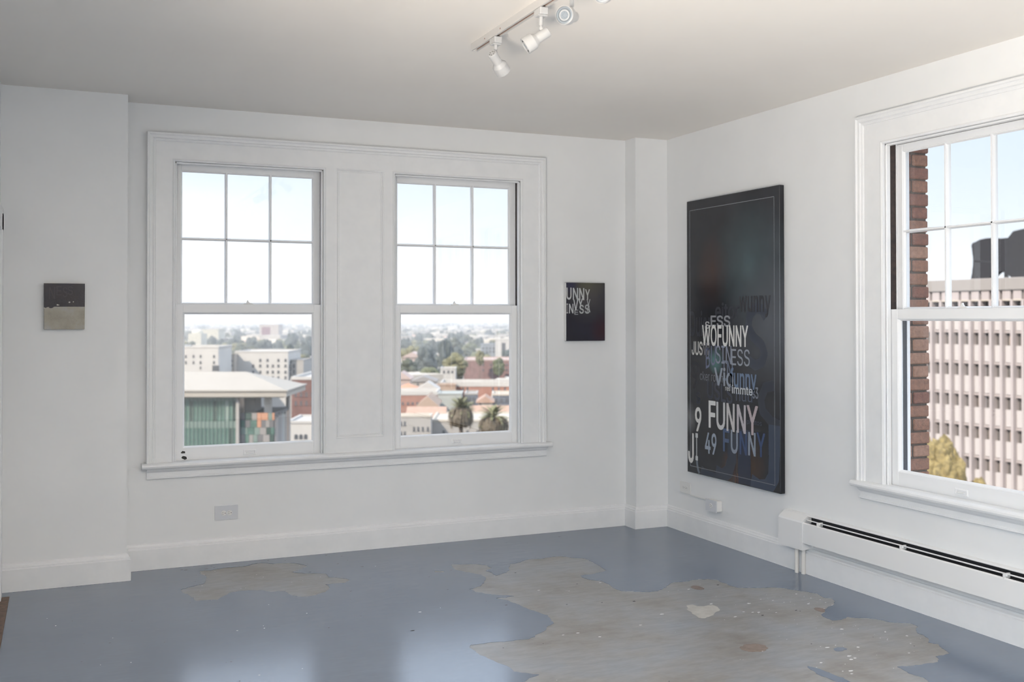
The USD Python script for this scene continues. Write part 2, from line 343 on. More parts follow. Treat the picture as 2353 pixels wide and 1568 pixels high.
part(fl, 'dirt_flecks', cat(flecks(40, (-4.5, -3., -2.0, -.1), 45, .002, .008, .0), flecks(18, (-2.2, -3.3, -.4, -1.0), 46, .003, .012, -.0012), flecks(26, (-4.5, -.30, -.3, -.03), 47, .002, .006, .0)), 'dark_fleck', kind='stuff')

# ------------------------------------------------------------------ windows
def window(n, W, s0, s1, z0, z1, dz=0.):
    w = node(f'window_{n}', kind='structure')
    P = lambda par, nm, m, mt, **k: part(par, nm, to(W, m), mt, **k)
    zm = 1.69 + dz * 2
    for a, b in ((s0 - .02, s0), (s1, s1 + .02)): P(w, 'jamb', cbox(a, b, -.172, 0, z0 - .02, z1 + .02), 'sash_paint')
    P(w, 'head_jamb', cbox(s0, s1, -.20, 0, z1, z1 + .02), 'sash_paint')
    P(w, 'sill', prof_s([(-.26, z0 - .055), (-.26, z0 - .035), (-.0, z0 + .008), (0, z0 - .02)], s0 - .02, s1 + .02), 'sash_paint')
    for a, b in ((s0, s0 + .012), (s1 - .012, s1)): P(w, 'stop_bead', cbox(a, b, -.026, .004, z0, z1, .003), 'trim_paint')
    P(w, 'stop_bead', cbox(s0, s1, -.026, .004, z1 - .012, z1, .003), 'trim_paint')
    for a, b in ((s0, s0 + .004), (s1 - .004, s1)):
        P(w, 'sash_track', cbox(a, b, -.073, -.028, zm, z1 - .002), 'track_dark', label='dark weathered sash channel')
        P(w, 'sash_track', cbox(a, b, -.118, -.080, z0, zm - .04), 'groove_grey')
    for a, b in ((s0, s0 + .009), (s1 - .009, s1)): P(w, 'parting_bead', cbox(a, b, -.078, -.072, z0, z1), 'sash_paint')
    for a, b in ((s0, s0 + .008), (s1 - .008, s1)): P(w, 'blind_stop', cbox(a, b, -.172, -.150, z0, z1, .003), 'sash_paint')
    for a, b in ((s0, s0 + .003), (s1 - .003, s1)): P(w, 'screen_track', cbox(a, b, -.149, -.120, z0, zm - .04), 'groove_grey')
    bead = lambda a, b, c, d, tf, tg: cat(frame(a - .001, b + .001, c - .001, d + .001, [(0, tf), (.004, tf), (.011, tg), (0, tg)]), frame(a - .001, b + .001, c - .001, d + .001, [(0, tg - .004), (.009, tg - .004), (.0, tg - .016)]))
    # upper sash
    u = node('upper_sash', parent=w)
    tf, tb, tg = -.080, -.118, -.099
    ga, gb, gc, gd = s0 + .046, s1 - .046, zm + .002, z1 - .042
    P(u, 'stile', cbox(s0 + .005, ga, tb, tf, zm - .04, z1 - .002, .002), 'sash_paint'); P(u, 'stile', cbox(gb, s1 - .005, tb, tf, zm - .04, z1 - .002, .002), 'sash_paint')
    P(u, 'top_rail', cbox(ga, gb, tb, tf, gd, z1 - .002, .002), 'sash_paint'); P(u, 'meeting_rail', cbox(ga, gb, tb, tf, zm - .04, gc, .002), 'sash_paint')
    mw = .010; dx = (gb - ga) / 3; zmid = (gc + gd) / 2 - .008
    mp = lambda h: [(-h, -.019), (-h, -.006), (-.5 * h, .008), (-.4 * h, .016), (.4 * h, .016), (.5 * h, .008), (h, -.006), (h, -.019)]
    for k in (1, 2):
        m = extrude(Polygon(mp(mw)), gd - gc); m.apply_translation((0, 0, gc)); m.apply_translation((ga + dx * k, tg, 0)); P(u, 'muntin', m, 'sash_paint')
    m = extrude(Polygon(mp(mw)), gb - ga); m.apply_transform(np.array([[0, 0, 1, ga], [0, 1, 0, tg], [1, 0, 0, zmid], [0, 0, 0, 1.]])); P(u, 'muntin', m, 'sash_paint')
    for r_, (c, d) in enumerate(((gc, zmid), (zmid, gd))):
        for k in range(3):
            P(u, 'pane', cbox(ga + dx * k + .004, ga + dx * (k + 1) - .004, tg - .0015, tg + .0015, c + .004, d - .004), 'pane')
    P(u, 'glazing_bead', bead(ga, gb, gc, gd, tf - .004, tg + .002), 'sash_paint')
    # lower sash
    l = node('lower_sash', parent=w)
    tf, tb, tg = -.029, -.069, -.050
    ga, gb, gc, gd = s0 + .055, s1 - .055, z0 + .100, zm - .054
    P(l, 'stile', cbox(s0 + .005, ga, tb, tf, z0 + .012, zm, .002), 'sash_paint'); P(l, 'stile', cbox(gb, s1 - .005, tb, tf, z0 + .012, zm, .002), 'sash_paint')
    P(l, 'meeting_rail', cbox(ga, gb, tb, tf, gd, zm, .002), 'sash_paint'); P(l, 'bottom_rail', cbox(ga, gb, tb, tf, z0 + .012, gc, .002), 'sash_paint')
    P(l, 'glazing_bead', cat(frame(ga - .001, gb + .001, gc - .001, gd + .001, [(0, tf - .001), (.004, tf - .004), (.013, tg + .002), (0, tg + .002)]), frame(ga - .001, gb + .001, gc - .001, gd + .001, [(0, tg - .004), (.009, tg - .004), (.0, tg - .016)])), 'sash_paint')
    P(l, 'pane', cbox(ga + .003, gb - .003, tg - .0015, tg + .0015, gc + .003, gd - .003), 'pane')
    sm = (s0 + s1) / 2
    P(l, 'sash_lift', cat(frame(sm - .042, sm + .042, z0 + .035, z0 + .071, [(0, tf), (0, tf + .003), (.006, tf + .005), (.012, tf + .002), (.012, tf)]), cbox(sm - .024, sm + .024, tf, tf + .013, z0 + .047, z0 + .053, .002)), 'sash_paint')
    crescent = Polygon([(-.034, 0), (-.030, .006), (-.012, .008), (-.006, .026), (.000, .030), (.003, .020), (.010, .012), (.026, .008), (.034, .004), (.034, 0)])
    m = extrude(crescent, .012); m.apply_transform(np.array([[1, 0, 0, sm - .01], [0, 0, 1, -.062], [0, 1, 0, zm], [0, 0, 0, 1.]])); P(l, 'sash_lock', m, 'plastic_white')
    return w, l
RZ = -.022
win1, low1 = window(1, BACK, *W1, Z0, Z1)
win2, low2 = window(2, BACK, *W2, Z0, Z1)
window(3, RIGHT, *W3, Z0 + RZ, Z1 - .025, RZ)
window(4, RIGHT, *W4, Z0 + RZ, Z1 - .025, RZ)
def chip(s, z, r, seed):
    g = random.Random(seed); pts = [(r * 1.25 * math.cos(a) * g.uniform(.6, 1.1), r * .8 * math.sin(a) * g.uniform(.6, 1.1)) for a in np.linspace(0, 6.283, 10)[:-1]]
    m = extrude(Polygon(pts), .0012); m.apply_transform(np.array([[1, 0, 0, s], [0, 0, 1, -.0295], [0, 1, 0, z], [0, 0, 0, 1.]])); return to(BACK, m)
part(low1, 'paint_chip', chip(-3.561, .729, .013, 3), 'chip_dark'); part(low1, 'paint_chip', chip(-3.554, .693, .016, 4), 'chip_dark')

def trim(n, W, sl, sr, zt, opens, z1, zb, panel):
    t = node(f'trim_{n}', kind='structure')
    P = lambda nm, m, mt='trim_paint', **k: part(t, nm, to(W, m), mt, **k)
    band = [(0, 0), (0, .044), (.004, .047), (.013, .047), (.018, .040), (.024, .038), (.034, .038), (.039, .029), (.045, .031), (.053, .027), (.056, .018), (.056, 0)]
    P('backband', frame(sl, sr, zb, zt, band, closed=False))
    P('caulk_gap', cbox(sl + .02, sr - .004, 0, .006, zt, zt + .0022), 'caulk_gap', label='thin brown crack above the head casing')
    board = sbox(sl + .05, zb, sr - .05, zt - .05)
    for a, b in opens: board = board.difference(sbox(a - .009, 0, b + .009, z1 + .009))
    pa, pb, pc, pd = panel
    board = board.difference(sbox(pa, pc, pb, pd))
    m = extrude(board, .021); m.apply_transform(np.array([[1, 0, 0, 0], [0, 0, 1, .0005], [0, 1, 0, 0], [0, 0, 0, 1.]]))
    P('casing', m)
    P('mullion_panel', cbox(pa - .002, pb + .002, .001, .011, pc - .002, pd + .002))
    P('panel_moulding', frame(pa - .002, pb + .002, pc - .002, pd + .002, [(0, .011), (0, .0225), (.005, .024), (.012, .020), (.017, .013), (.022, .014), (.026, .0112), (.026, .011)]))
    for a, b in opens:
        P('inner_bead', frame(a - .016, b + .016, zb, z1 + .016, [(0, .021), (0, .024), (.006, .0275), (.012, .024), (.016, .022), (.016, .004), (.014, .004)], closed=False))
    P('stool', prof_s([(-.02, zb - .034), (.056, zb - .034), (.064, zb - .028), (.068, zb - .018), (.066, zb - .008), (.058, zb - .001), (.045, zb + .002), (-.02, zb + .003)], sl - .028, sr + .045))
    P('apron', prof_s([(0, zb - .104), (.016, zb - .104), (.022, zb - .100), (.022, zb - .090), (.018, zb - .086), (.018, zb - .062), (.024, zb - .056), (.034, zb - .050), (.040, zb - .040), (.048, zb - .034), (0, zb - .034)], sl + .004, sr + .012))
trim(1, BACK, -3.793, -.984, 2.789, [W1, W2], Z1, .675, (-2.566, -2.226, .776, 2.626))
trim(2, RIGHT, 2.232, 5.128, 2.766, [W3, W4], Z1 - .025, .652, (3.51, 3.85, .756, 2.60))

# unseen big windows, added beside and behind the camera to let light in
def added_steel_window(n, W, s0, s1, z0, z1, cols, rows, t=-.08):
    w = node(f'window_{n}', kind='structure')
    for k in range(cols + 1): part(w, 'mullion', to(W, cbox(s0 + (s1 - s0) * k / cols - .02, s0 + (s1 - s0) * k / cols + .02, t - .03, t + .03, z0, z1)), 'sash_paint')
    for k in range(rows + 1): part(w, 'transom', to(W, cbox(s0, s1, t - .025, t + .025, z0 + (z1 - z0) * k / rows - .02, z0 + (z1 - z0) * k / rows + .02)), 'sash_paint')
    part(w, 'pane', to(W, cbox(s0, s1, t - .002, t + .002, z0, z1)), 'pane')
added_steel_window(5, RIGHT, 6.1, 8.9, Z0, Z1, 3, 2)
added_steel_window(6, np.array([[0, 1, 0, XL], [1, 0, 0, 0], [0, 0, 1, 0], [0, 0, 0, 1.]]), -9.3, -4.7, .3, 2.75, 4, 2, -.05)

# ------------------------------------------------------------------ brick skin outside the right wall, seen through the window
ex = node('wall_exterior', kind='structure')
part(ex, 'mortar', slab_of(RIGHT, wall_poly((-.13, 0, -YR, H), [(2.412, Z0 - .1, 3.445, Z1 + .06), (3.915, Z0 - .1, 4.948, Z1 + .06), (6.0, Z0 - .1, 9.0, Z1 + .1)]), -.322, -.13), 'mortar')
part(ex, 'mortar', slab_of(BACK, wall_poly((XL - .3, 0, .33, H), [(W1[0] - .012, Z0 - .1, W1[1] + .05, Z1 + .06), (W2[0] - .012, Z0 - .1, W2[1] + .06, Z1 + .06)]), -.322, -.13), 'mortar')
zc, i = .565, 0
g = random.Random(9)
while zc < 2.66:
    mt = lambda: g.choice(['brick', 'brick', 'brick_pale', 'brick_deep'])
    j = lambda a: g.uniform(-a, a)
    if i % 2 == 0: spans = [(-.335, -.168)]
    else: spans = [(-.334, -.216), (-.203, -.168)]
    for a, b in spans:
        part(ex, 'brick', to(RIGHT, cbox(2.30, 2.421 + j(.0025), a + j(.003), b, zc + j(.0015), zc + .0655 + j(.0015), .006)), mt())
    zc += .0765; i += 1

# ------------------------------------------------------------------ baseboard heater
ht = node('baseboard_heater', (-.04, -3.6, 0), label='long white baseboard radiator under the right window with dark slotted top', cat='radiator')
HY1 = -5.9
def run_y(profile, y0, y1):
    m = extrude(Polygon(profile), y0 - y1)       # x=-x, y=z
    m.apply_transform(np.array([[-1, 0, 0, 0], [0, 0, -1, y0], [0, 1, 0, 0], [0, 0, 0, 1.]])); return m
part(ht, 'end_cap', run_y([(0, .160), (.077, .156), (.077, .325), (.073, .336), (.034, .366), (.024, .371), (0, .373)], -1.572, -1.800), 'enamel_white')
part(ht, 'back_plate', run_y([(0, .160), (.004, .160), (.004, .366), (.024, .366), (.030, .361), (.032, .364), (.026, .371), (0, .373)], -1.800, HY1), 'enamel_white')
part(ht, 'front_panel', run_y([(.060, .206), (.074, .203), (.074, .324), (.064, .330), (.064, .326), (.071, .321), (.071, .207), (.060, .209)], -1.800, HY1), 'enamel_white')
part(ht, 'damper', run_y([(.043, .3455), (.050, .3415), (.0512, .3435), (.0442, .3475)], -1.806, HY1), 'enamel_white', label='thin white damper blade')
part(ht, 'slot_shade_strip', run_y([(.0045, .20), (.006, .20), (.006, .362), (.0045, .362)], -1.802, HY1), 'fin_and_shade_dark', label='dark strip added for the shade inside the slots')  # added dark strip standing in for shade inside the heater
part(ht, 'fin_core', run_y([(.010, .215), (.058, .215), (.058, .326), (.010, .326)], -1.83, HY1 + .05), 'fin_and_shade_dark')
part(ht, 'heating_pipe', tube([(-.033, -1.80, .258), (-.033, HY1, .258)], .012), 'pipe_paint')
for y in (-1.93, -2.60, -3.27, -3.94, -4.6, -5.3):
    part(ht, 'bracket', cat(cbox(-.072, -.03, y - .004, y + .004, .312, .350), cbox(-.060, -.052, y - .012, y + .012, .335, .347, .002)), 'enamel_white')
part(ht, 'end_cap', run_y([(0, .160), (.077, .156), (.077, .325), (.073, .336), (.034, .366), (.024, .371), (0, .373)], HY1, HY1 - .2), 'enamel_white')
part(ht, 'feed_pipe', tube([(-.050, -1.716, 0), (-.050, -1.716, .17)], .0135, 14), 'pipe_paint', smooth=40)
part(ht, 'feed_pipe', tube([(-.036, -1.762, 0), (-.036, -1.762, .17)], .0135, 14), 'pipe_paint', smooth=40)

# ------------------------------------------------------------------ outlets and cable
def face(W, s, z, t, horizontal=True):
    """One receptacle face with its three holes at (s, z) on the plate front t."""
    m = lathe([(0, 0), (.0168, 0), (.0168, .0012), (.0160, .0022), (0, .0022)], 26)
    T = np.array([[1, 0, 0, s], [0, 0, 1, t], [0, 1, 0, z], [0, 0, 0, 1.]]); m.apply_transform(T)
    holes = []
    for (a, b, w_, h_) in ((-.005, .0055, .0075, .0022), (-.005, -.0055, .0085, .0022)):
        if not horizontal: a, b, w_, h_ = b, a, h_, w_
        holes.append(cbox(s + a - w_ / 2, s + a + w_ / 2, t + .002, t + .0026, z + b - h_ / 2, z + b + h_ / 2))
    k = lathe([(0, 0), (.0027, 0), (.0027, .0005), (0, .0005)], 12); a, b = (.0095, 0) if horizontal else (0, -.0095)
    k.apply_transform(np.array([[1, 0, 0, s + a], [0, 0, 1, t + .0021], [0, 1, 0, z + b], [0, 0, 0, 1.]])); holes.append(k)
    return to(W, m), to(W, cat(*holes))
def plate(W, s0, s1, z0, z1, t0, t1):
    return to(W, cat(cbox(s0, s1, t0, t1, z0, z1, .0035)))
o1 = node('wall_outlet', (-3.292, 0, .325), label='oversized white duplex outlet plate low on the wall under the left window', cat='outlet')
part(o1, 'cover_plate', plate(BACK, -3.366, -3.218, .279, .371, 0, .0075), 'plastic_grey')
for s in (-3.310, -3.272):
    a, b = face(BACK, s, .322, .0072); f_ = part(o1, 'receptacle', a, 'plastic_white', smooth=40); part(f_, 'slots', b, 'slot_dark')
k = lathe([(0, 0), (.003, 0), (.002, .0012), (0, .0014)], 12); k.apply_transform(np.array([[1, 0, 0, -3.291], [0, 0, 1, .0075], [0, 1, 0, .322], [0, 0, 0, 1.]])); part(o1, 'screw', to(BACK, k), 'plastic_grey')
o2 = node('wall_outlet', (0, -.402, .328), label='white outlet plate under the big dark painting nearest the room corner', cat='outlet')
part(o2, 'cover_plate', plate(RIGHT, .330, .474, .286, .370, 0, .008), 'plastic_white')
for s in (.384, .421):
    a, b = face(RIGHT, s, .330, .0077); f_ = part(o2, 'receptacle', a, 'plastic_white', smooth=40); part(f_, 'slots', b, 'slot_dark')
o3 = node('junction_box', (0, -.80, .265), label='deep white surface box with round socket above the baseboard under painting', cat='outlet box')
part(o3, 'box_body', to(RIGHT, cbox(.738, .862, 0, .052, .226, .302, .006)), 'plastic_white')
part(o3, 'cover_plate', to(RIGHT, cbox(.735, .865, .050, .056, .223, .305, .003)), 'plastic_grey')
a, b = face(RIGHT, .802, .266, .0558); f_ = part(o3, 'receptacle', a, 'plastic_white', smooth=40); part(f_, 'slots', b, 'slot_dark')
cb = part(None, 'surface_cable', tube([(-.006, -.472, .288), (-.006, -.50, .286), (-.006, -.60, .284), (-.006, -.70, .282), (-.006, -.745, .281)], .005, 10), 'plastic_white', smooth=True, label='white surface cable linking the corner outlet to the deep box', cat='cable')

# ------------------------------------------------------------------ track lights
TX, TZ = -2.40, 2.934
tk = node('lighting_track', (TX, -3.4, H), label='white lighting track screwed to the ceiling and leaving the top of frame', cat='track')
hw = .0175
trk = Polygon([(-hw, TZ), (-.0095, TZ), (-.0095, TZ + .022), (.0095, TZ + .022), (.0095, TZ), (hw, TZ), (hw, H), (-hw, H)])
m = extrude(trk, 2.9); m.apply_transform(np.array([[1, 0, 0, TX], [0, 0, -1, -2.155], [0, 1, 0, 0], [0, 0, 0, 1.]])); part(tk, 'rail', m, 'track_white')
part(tk, 'end_stop', cbox(TX - hw, TX + hw, -2.155, -2.149, TZ, H, .001), 'track_white')
for s in (-1, 1): part(tk, 'conductor', cbox(TX + s * .0095 - .0012, TX + s * .0095 + .0012, -5.0, -2.17, TZ + .006, TZ + .009), 'conductor', label='copper coloured conductor strip')
for y in (-2.33, -2.52): part(tk, 'screw', cbox(TX - hw - .0012, TX - hw + .001, y - .004, y + .004, TZ + .014, TZ + .020), 'conductor')
FH = np.array([math.sin(YAW), math.cos(YAW), 0]); RH = np.array([math.cos(YAW), -math.sin(YAW), 0]); UH = np.array([0, 0, 1.])
def spot(y, joint_drop, direction, label, holes):
    t = node('track_spotlight', (TX, y, TZ), label=label, cat='spotlight', group='white spotlights on the ceiling track')
    part(t, 'adapter', cbox(TX - .019, TX + .019, y - .034, y + .034, TZ - .032, TZ - .001, .003), 'lamp_white')
    part(t, 'adapter_base', cbox(TX - .022, TX + .022, y - .020, y + .020, TZ - .037, TZ - .031, .002), 'lamp_white')
    zj = TZ - .037 - joint_drop
    part(t, 'stem', tube([(TX, y, TZ - .036), (TX, y, zj + .014)], .0088, 14), 'lamp_white', smooth=40)
    d = np.asarray(direction, float); d /= np.linalg.norm(d)
    j = np.array([TX, y, zj])
    part(t, 'knuckle', cat(tube([(TX, y, zj + .018), (TX, y, zj - .004)], .0055, 10), aim(lathe([(0, -.006), (.0075, -.006), (.0075, .006), (0, .006)], 14), j, np.cross(d, [0, 0, 1.]) + 1e-3)), 'lamp_white')
    up = UH - d * (d @ UH); up /= np.linalg.norm(up)
    o = j - up * .026 - d * .022                                       # rear end of the lamp axis
    body = lathe([(0, 0), (.0195, 0), (.0222, .003), (.0222, .058), (.0245, .063), (.034, .076), (.0365, .080), (.0365, .121), (.0345, .122), (.0345, .112), (0, .112)], 36)
    part(t, 'lamp_body', aim(body, o, d), 'lamp_white', smooth=35)
    if holes:
        x = np.cross([0, 0, 1.], d); x /= np.linalg.norm(x); yv = np.cross(d, x)
        hs = [aim(lathe([(0, -.0006), (.0025, -.0006), (.0025, .001), (0, .001)], 10), o + .012 * (math.cos(a) * x + math.sin(a) * yv), d) for a in np.arange(6) * math.pi / 3 + .4]
        part(t, 'vent_hole', cat(*hs), 'slot_dark', kind='stuff')
    e = o + d * .1125
    ln = part(t, 'bulb_face', aim(lathe([(0, 0), (.0335, 0), (.0335, .004), (.029, .006), (0, .006)], 32), e, d), 'lamp_lens', smooth=35)
    x = np.cross([0, 0, 1.], d); x /= np.linalg.norm(x); yv = np.cross(d, x)
    part(ln, 'ring', aim(lathe([(.0175, .006), (.0205, .006), (.0205, .0085), (.0175, .0085), (.0175, .006)], 32), e, d), 'lamp_white')
    part(ln, 'vent_slots', cat(*[aim(cbox(-.0007, .0007, .0225, .0275, .006, .0066), e, d) if False else aim(trimesh.creation.box((.0014, .0045, .001)), e + d * .0063 + .0248 * (math.cos(a) * x + math.sin(a) * yv), d) for a in np.arange(36) * 2 * math.pi / 36]), 'slot_dark', kind='stuff')
    part(ln, 'emitter', cat(*[aim(lathe([(0, .006), (.0042, .006), (.0036, .0078), (0, .0082)], 12), e + .0105 * (math.cos(a) * x + math.sin(a) * yv), d) for a in np.arange(7) * 2 * math.pi / 7]), 'lamp_lens', kind='stuff')
spot(-2.425, .036, .054 * RH - .067 * UH + .084 * FH, 'white track spotlight nearest the track end, its vented back turned to us', True)
spot(-2.925, .052, -.095 * RH - .062 * UH - .004 * FH, 'white track spotlight seen side on, pointing down to the left', False)
spot(-3.215, .050, -.045 * RH - .024 * UH - .105 * FH, 'white track spotlight whose ringed lamp face looks straight at us', False)
spot(-3.500, .040, -.030 * RH - .030 * UH - .105 * FH, 'white track spotlight cut off by the top edge of the picture', False)

# ------------------------------------------------------------------ paintings
def canvas_mat(name, base, spots, rough=.3, bump=.12):
    """Dark ground with soft coloured clouds: spots = [(centre, radii, colour, strength)]."""
    n = {'g': ('geometry', {}), 'nz': ('noise_texture', dict(scale=7., detail=5., roughness=.6)), 'nd': ('vector_math', dict(math_type='subtract', vector2=(.5, .5, .5))) if False else ('mix_vector', dict(fac=.10, use_clamp=False)),
         'tb': ('noise_texture', dict(scale=26., detail=4.)), 'b': ('bump', dict(strength=bump, distance=.004)), 'p': ('principled_bsdf', dict(roughness=rough, ior=1.5)),
         'c0': ('noise_texture', dict(scale=3.4, detail=4.)), 'r0': ('rgb_ramp', {'ramp': [(.3, tuple(c * .65 for c in base)), (.7, tuple(c * 1.35 for c in base))]})}
    l = [('g.position', 'nz.vector'), ('g.position', 'nd.a'), ('nz.color', 'nd.b'), ('g.position', 'tb.vector'), ('tb.fac', 'b.height'), ('b.normal', 'p.normal'), ('g.position', 'c0.vector'), ('c0.fac', 'r0.fac')]
    last = 'r0.color'
    for i, (c, r, col, k) in enumerate(spots):
        c = np.array(c) * .9 + .05                                       # the noise mix moves the coordinates
        n[f'm{i}'] = ('mapping', dict(scale=tuple(1 / x for x in r), location=tuple(-a / x for a, x in zip(c, r))))
        n[f's{i}'] = ('gradient_texture', dict(gradient_type='spherical')); n[f'k{i}'] = ('math', dict(math_type='multiply', value2=k)); n[f'x{i}'] = ('mix', dict(color2=col))
        l += [('nd.result', f'm{i}.vector'), (f'm{i}.vector', f's{i}.vector'), (f's{i}.fac', f'k{i}.value1'), (f'k{i}.value', f'x{i}.fac'), (last, f'x{i}.color1')]
        last = f'x{i}.color'
    l.append((last, 'p.base_color'))
    M[name] = usdkit.material(stage, f'/World/Looks/{name}', n, l, surface='p.BSDF')

INK = {}
def ink(c, rough=.35):
    key = 'paint_%02x%02x%02x' % tuple(int(min(1, x) ** .4545 * 255) for x in c)
    if key not in INK: INK[key] = mat(key, c, rough)
    return key
def s2l(*c): return tuple((x / 255 / 12.92) if x < 11 else ((x / 255 + .055) / 1.055) ** 2.4 for x in c)

def letters(W, text, s0, s1, z0, z1, t, bold=True, clip=None, tilt=0., flip=False, thick=.0006):
    m = meshkit.text_mesh(text, 1.0, 1.0, bold); lo, hi = m.bounds
    v = (m.vertices - lo) / (hi - lo)
    if flip: v[:, 0] = 1 - v[:, 0]
    z = z0 + v[:, 1] * (z1 - z0) + tilt * (v[:, 0] - .5)
    m2 = trimesh.Trimesh(np.column_stack([s0 + v[:, 0] * (s1 - s0), t + v[:, 2] * thick, z]), m.faces, process=False)
    m2.fix_normals()
    return to(W, m2)

# big dark lettered painting on the right wall
PA, PB, PC, PD = .484, 1.549, .463, 2.457
bp_ = node('large_painting', (0, -(PA + PB) / 2, (PC + PD) / 2), label='tall dark glossy painting crowded with overlapping white and blue words', cat='painting')
canvas_mat('canvas_large', (.014, .015, .020), [((-.04, -1.22, 1.97), (.4, .36, .42), (.050, .082, .095), 1.0), ((-.04, -1.235, 1.92), (.3, .09, .12), (.07, .12, .13), .5), ((-.04, -.80, 1.93), (.3, .19, .26), (.05, .02, .015), .8), ((-.04, -1.43, 1.55), (.5, .45, .42), (.085, .095, .115), 1.0),
    ((-.04, -1.25, .58), (.4, .16, .25), (.05, .024, .012), .9), ((-.04, -1.0, .55), (.3, .10, .14), (.085, .034, .014), .8), ((-.04, -.84, 1.30), (.3, .09, .09), (.10, .24, .24), .9), ((-.04, -.52, .86), (.3, .08, .12), (.20, .20, .21), .8)], .22)
cv = part(bp_, 'canvas', to(RIGHT, cbox(PA, PB, .003, .041, PC, PD, .003)), 'canvas_large')
T0 = .041
def bt(name, text, s0, s1, z0, z1, rgb, layer, **k):
    lab = k.pop('label', None)
    part(bp_, name, letters(RIGHT, text, s0, s1, z0, z1, T0 + .0002 * layer, thick=.0003 + .0001 * layer, **k), ink(s2l(*rgb), .32))
def blob(s, z, r0, r1, a0, a1, w, rgb, layer, sx=1., nm='brush_letter'):
    an = np.radians(np.linspace(a0, a1, 28))
    pts = [(s + sx * r0 * math.cos(a), z + r1 * math.sin(a)) for a in an]
    from shapely.geometry import LineString
    g = LineString(pts).buffer(w / 2, cap_style='flat')
    return g
NSH = [0]
def shape(g, rgb, layer, nm='painted_letter'):
    NSH[0] += 1
    g = g.intersection(sbox(PA + .004, PC + .004, PB - .004, PD - .004))
    m = extrude(g, .00015 + .0001 * layer + .00003 * NSH[0]); m.apply_transform(np.array([[1, 0, 0, 0], [0, 0, 1, T0 + .00005], [0, 1, 0, 0], [0, 0, 0, 1.]]))
    part(bp_, nm, to(RIGHT, m), ink(s2l(*rgb), .3))
from shapely.geometry import LineString
# large slate shapes underneath
shape(unary_union([blob(1.03, 1.56, .33, .36, 0, 0.1, .1, 0, 0)]) if False else unary_union([LineString([(1.41, 1.60), (1.36, 1.655), (1.30, 1.66), (1.235, 1.62), (1.22, 1.54), (1.27, 1.47), (1.36, 1.42), (1.39, 1.36), (1.36, 1.30), (1.29, 1.28), (1.22, 1.31)]).buffer(.034, cap_style='flat')]), (52, 58, 72), 0)
shape(LineString([(1.49, 1.16), (1.40, 1.14), (1.35, 1.06), (1.37, .98), (1.46, .92), (1.55, .90)]).buffer(.035, cap_style='flat'), (40, 45, 58), 0)
shape(unary_union([sbox(1.43, .70, 1.55, .90), LineString([(1.49, .74), (1.48, .56), (1.42, .485), (1.33, .47), (1.24, .50)]).buffer(.055, cap_style='flat')]), (53, 64, 84), 0)
shape(unary_union([LineString([(1.03, .80), (1.03, .62), (.99, .53), (.92, .49), (.84, .51)]).buffer(.05, cap_style='flat')]), (46, 53, 68), 0)
shape(sbox(1.10, .47, 1.24, .84), (36, 44, 64), 0)
shape(LineString([(.66, .50), (.74, .475), (.85, .47)]).buffer(.03, cap_style='flat'), (42, 50, 66), 0)
bt('dim_letters', 'Duier', .53, .785, 1.46, 1.65, (38, 39, 50), 1)
bt('dim_letters', 'eitor', .84, 1.12, 1.59, 1.705, (47, 48, 58), 1)
bt('dim_letters', 'wunny', 1.12, 1.455, 1.60, 1.745, (40, 40, 48), 2)
bt('dim_letters', '9', .533, .65, 1.08, 1.285, (33, 33, 42), 1)
bt('dim_letters', 'USLS', .738, 1.04, 1.01, 1.14, (50, 54, 70), 1, tilt=-.02)
bt('dim_letters', 's', .60, .66, .97, 1.06, (28, 32, 48), 1)
bt('dim_letters', 'cker room', .65, .93, 1.145, 1.21, (112, 114, 124), 2, bold=False, tilt=-.004)
bt('dim_letters', 'photos', 1.20, 1.36, .875, .915, (62, 68, 84), 1, bold=False)
bt('grey_letters', 'ESS', .785, 1.018, 1.535, 1.615, (150, 152, 158), 2)
bt('grey_letters', 'S', .715, .772, 1.52, 1.572, (190, 190, 192), 2)
bt('white_letters', 'WOFUNNY', .682, 1.218, 1.398, 1.548, (226, 226, 224), 4)
bt('white_letters', 'JUS', .548, .685, 1.326, 1.427, (205, 204, 202), 4)
bt('grey_letters', 'W', .69, .775, 1.33, 1.42, (128, 128, 136), 3, bold=False)
bt('blue_letters', 'BU', .725, .845, 1.25, 1.395, (112, 118, 146), 3, bold=False, tilt=.04)
bt('grey_letters', 'SIN', .845, 1.03, 1.275, 1.405, (140, 147, 166), 3, bold=False)
bt('grey_letters', 'ESS', 1.03, 1.235, 1.27, 1.385, (150, 156, 168), 3, bold=False)
bt('grey_letters', 'IN', .925, 1.045, 1.16, 1.30, (106, 116, 136), 2, bold=False)
bt('grey_letters', 'Vio', .828, 1.05, 1.118, 1.25, (150, 158, 172), 3)
bt('blue_letters', 'funny', 1.01, 1.306, 1.085, 1.255, (108, 126, 154), 3)
bt('white_letters', 'res', .958, 1.016, 1.09, 1.118, (178, 180, 182), 4)
bt('white_letters', 'immte', 1.035, 1.265, 1.075, 1.137, (196, 200, 206), 4)
bt('grey_letters', 's3', 1.262, 1.325, 1.057, 1.135, (120, 126, 138), 3)
bt('grey_letters', 'nuu', 1.08, 1.26, 1.03, 1.085, (72, 80, 100), 2, bold=False)
bt('white_letters', '9', .588, .668, .772, .950, (218, 217, 215), 4)
bt('white_letters', 'F', .758, .842, .814, 1.008, (226, 226, 225), 4)
bt('white_letters', 'U', .852, .955, .812, 1.006, (206, 206, 208), 4)
bt('white_letters', 'N', .972, 1.065, .812, 1.006, (204, 200, 200), 4)
bt('white_letters', 'N', 1.090, 1.190, .812, 1.006, (192, 186, 192), 4)
bt('white_letters', 'Y', 1.200, 1.320, .812, 1.010, (186, 172, 176), 4)
bt('grey_letters', '49', .711, .852, .627, .780, (150, 160, 176), 3)
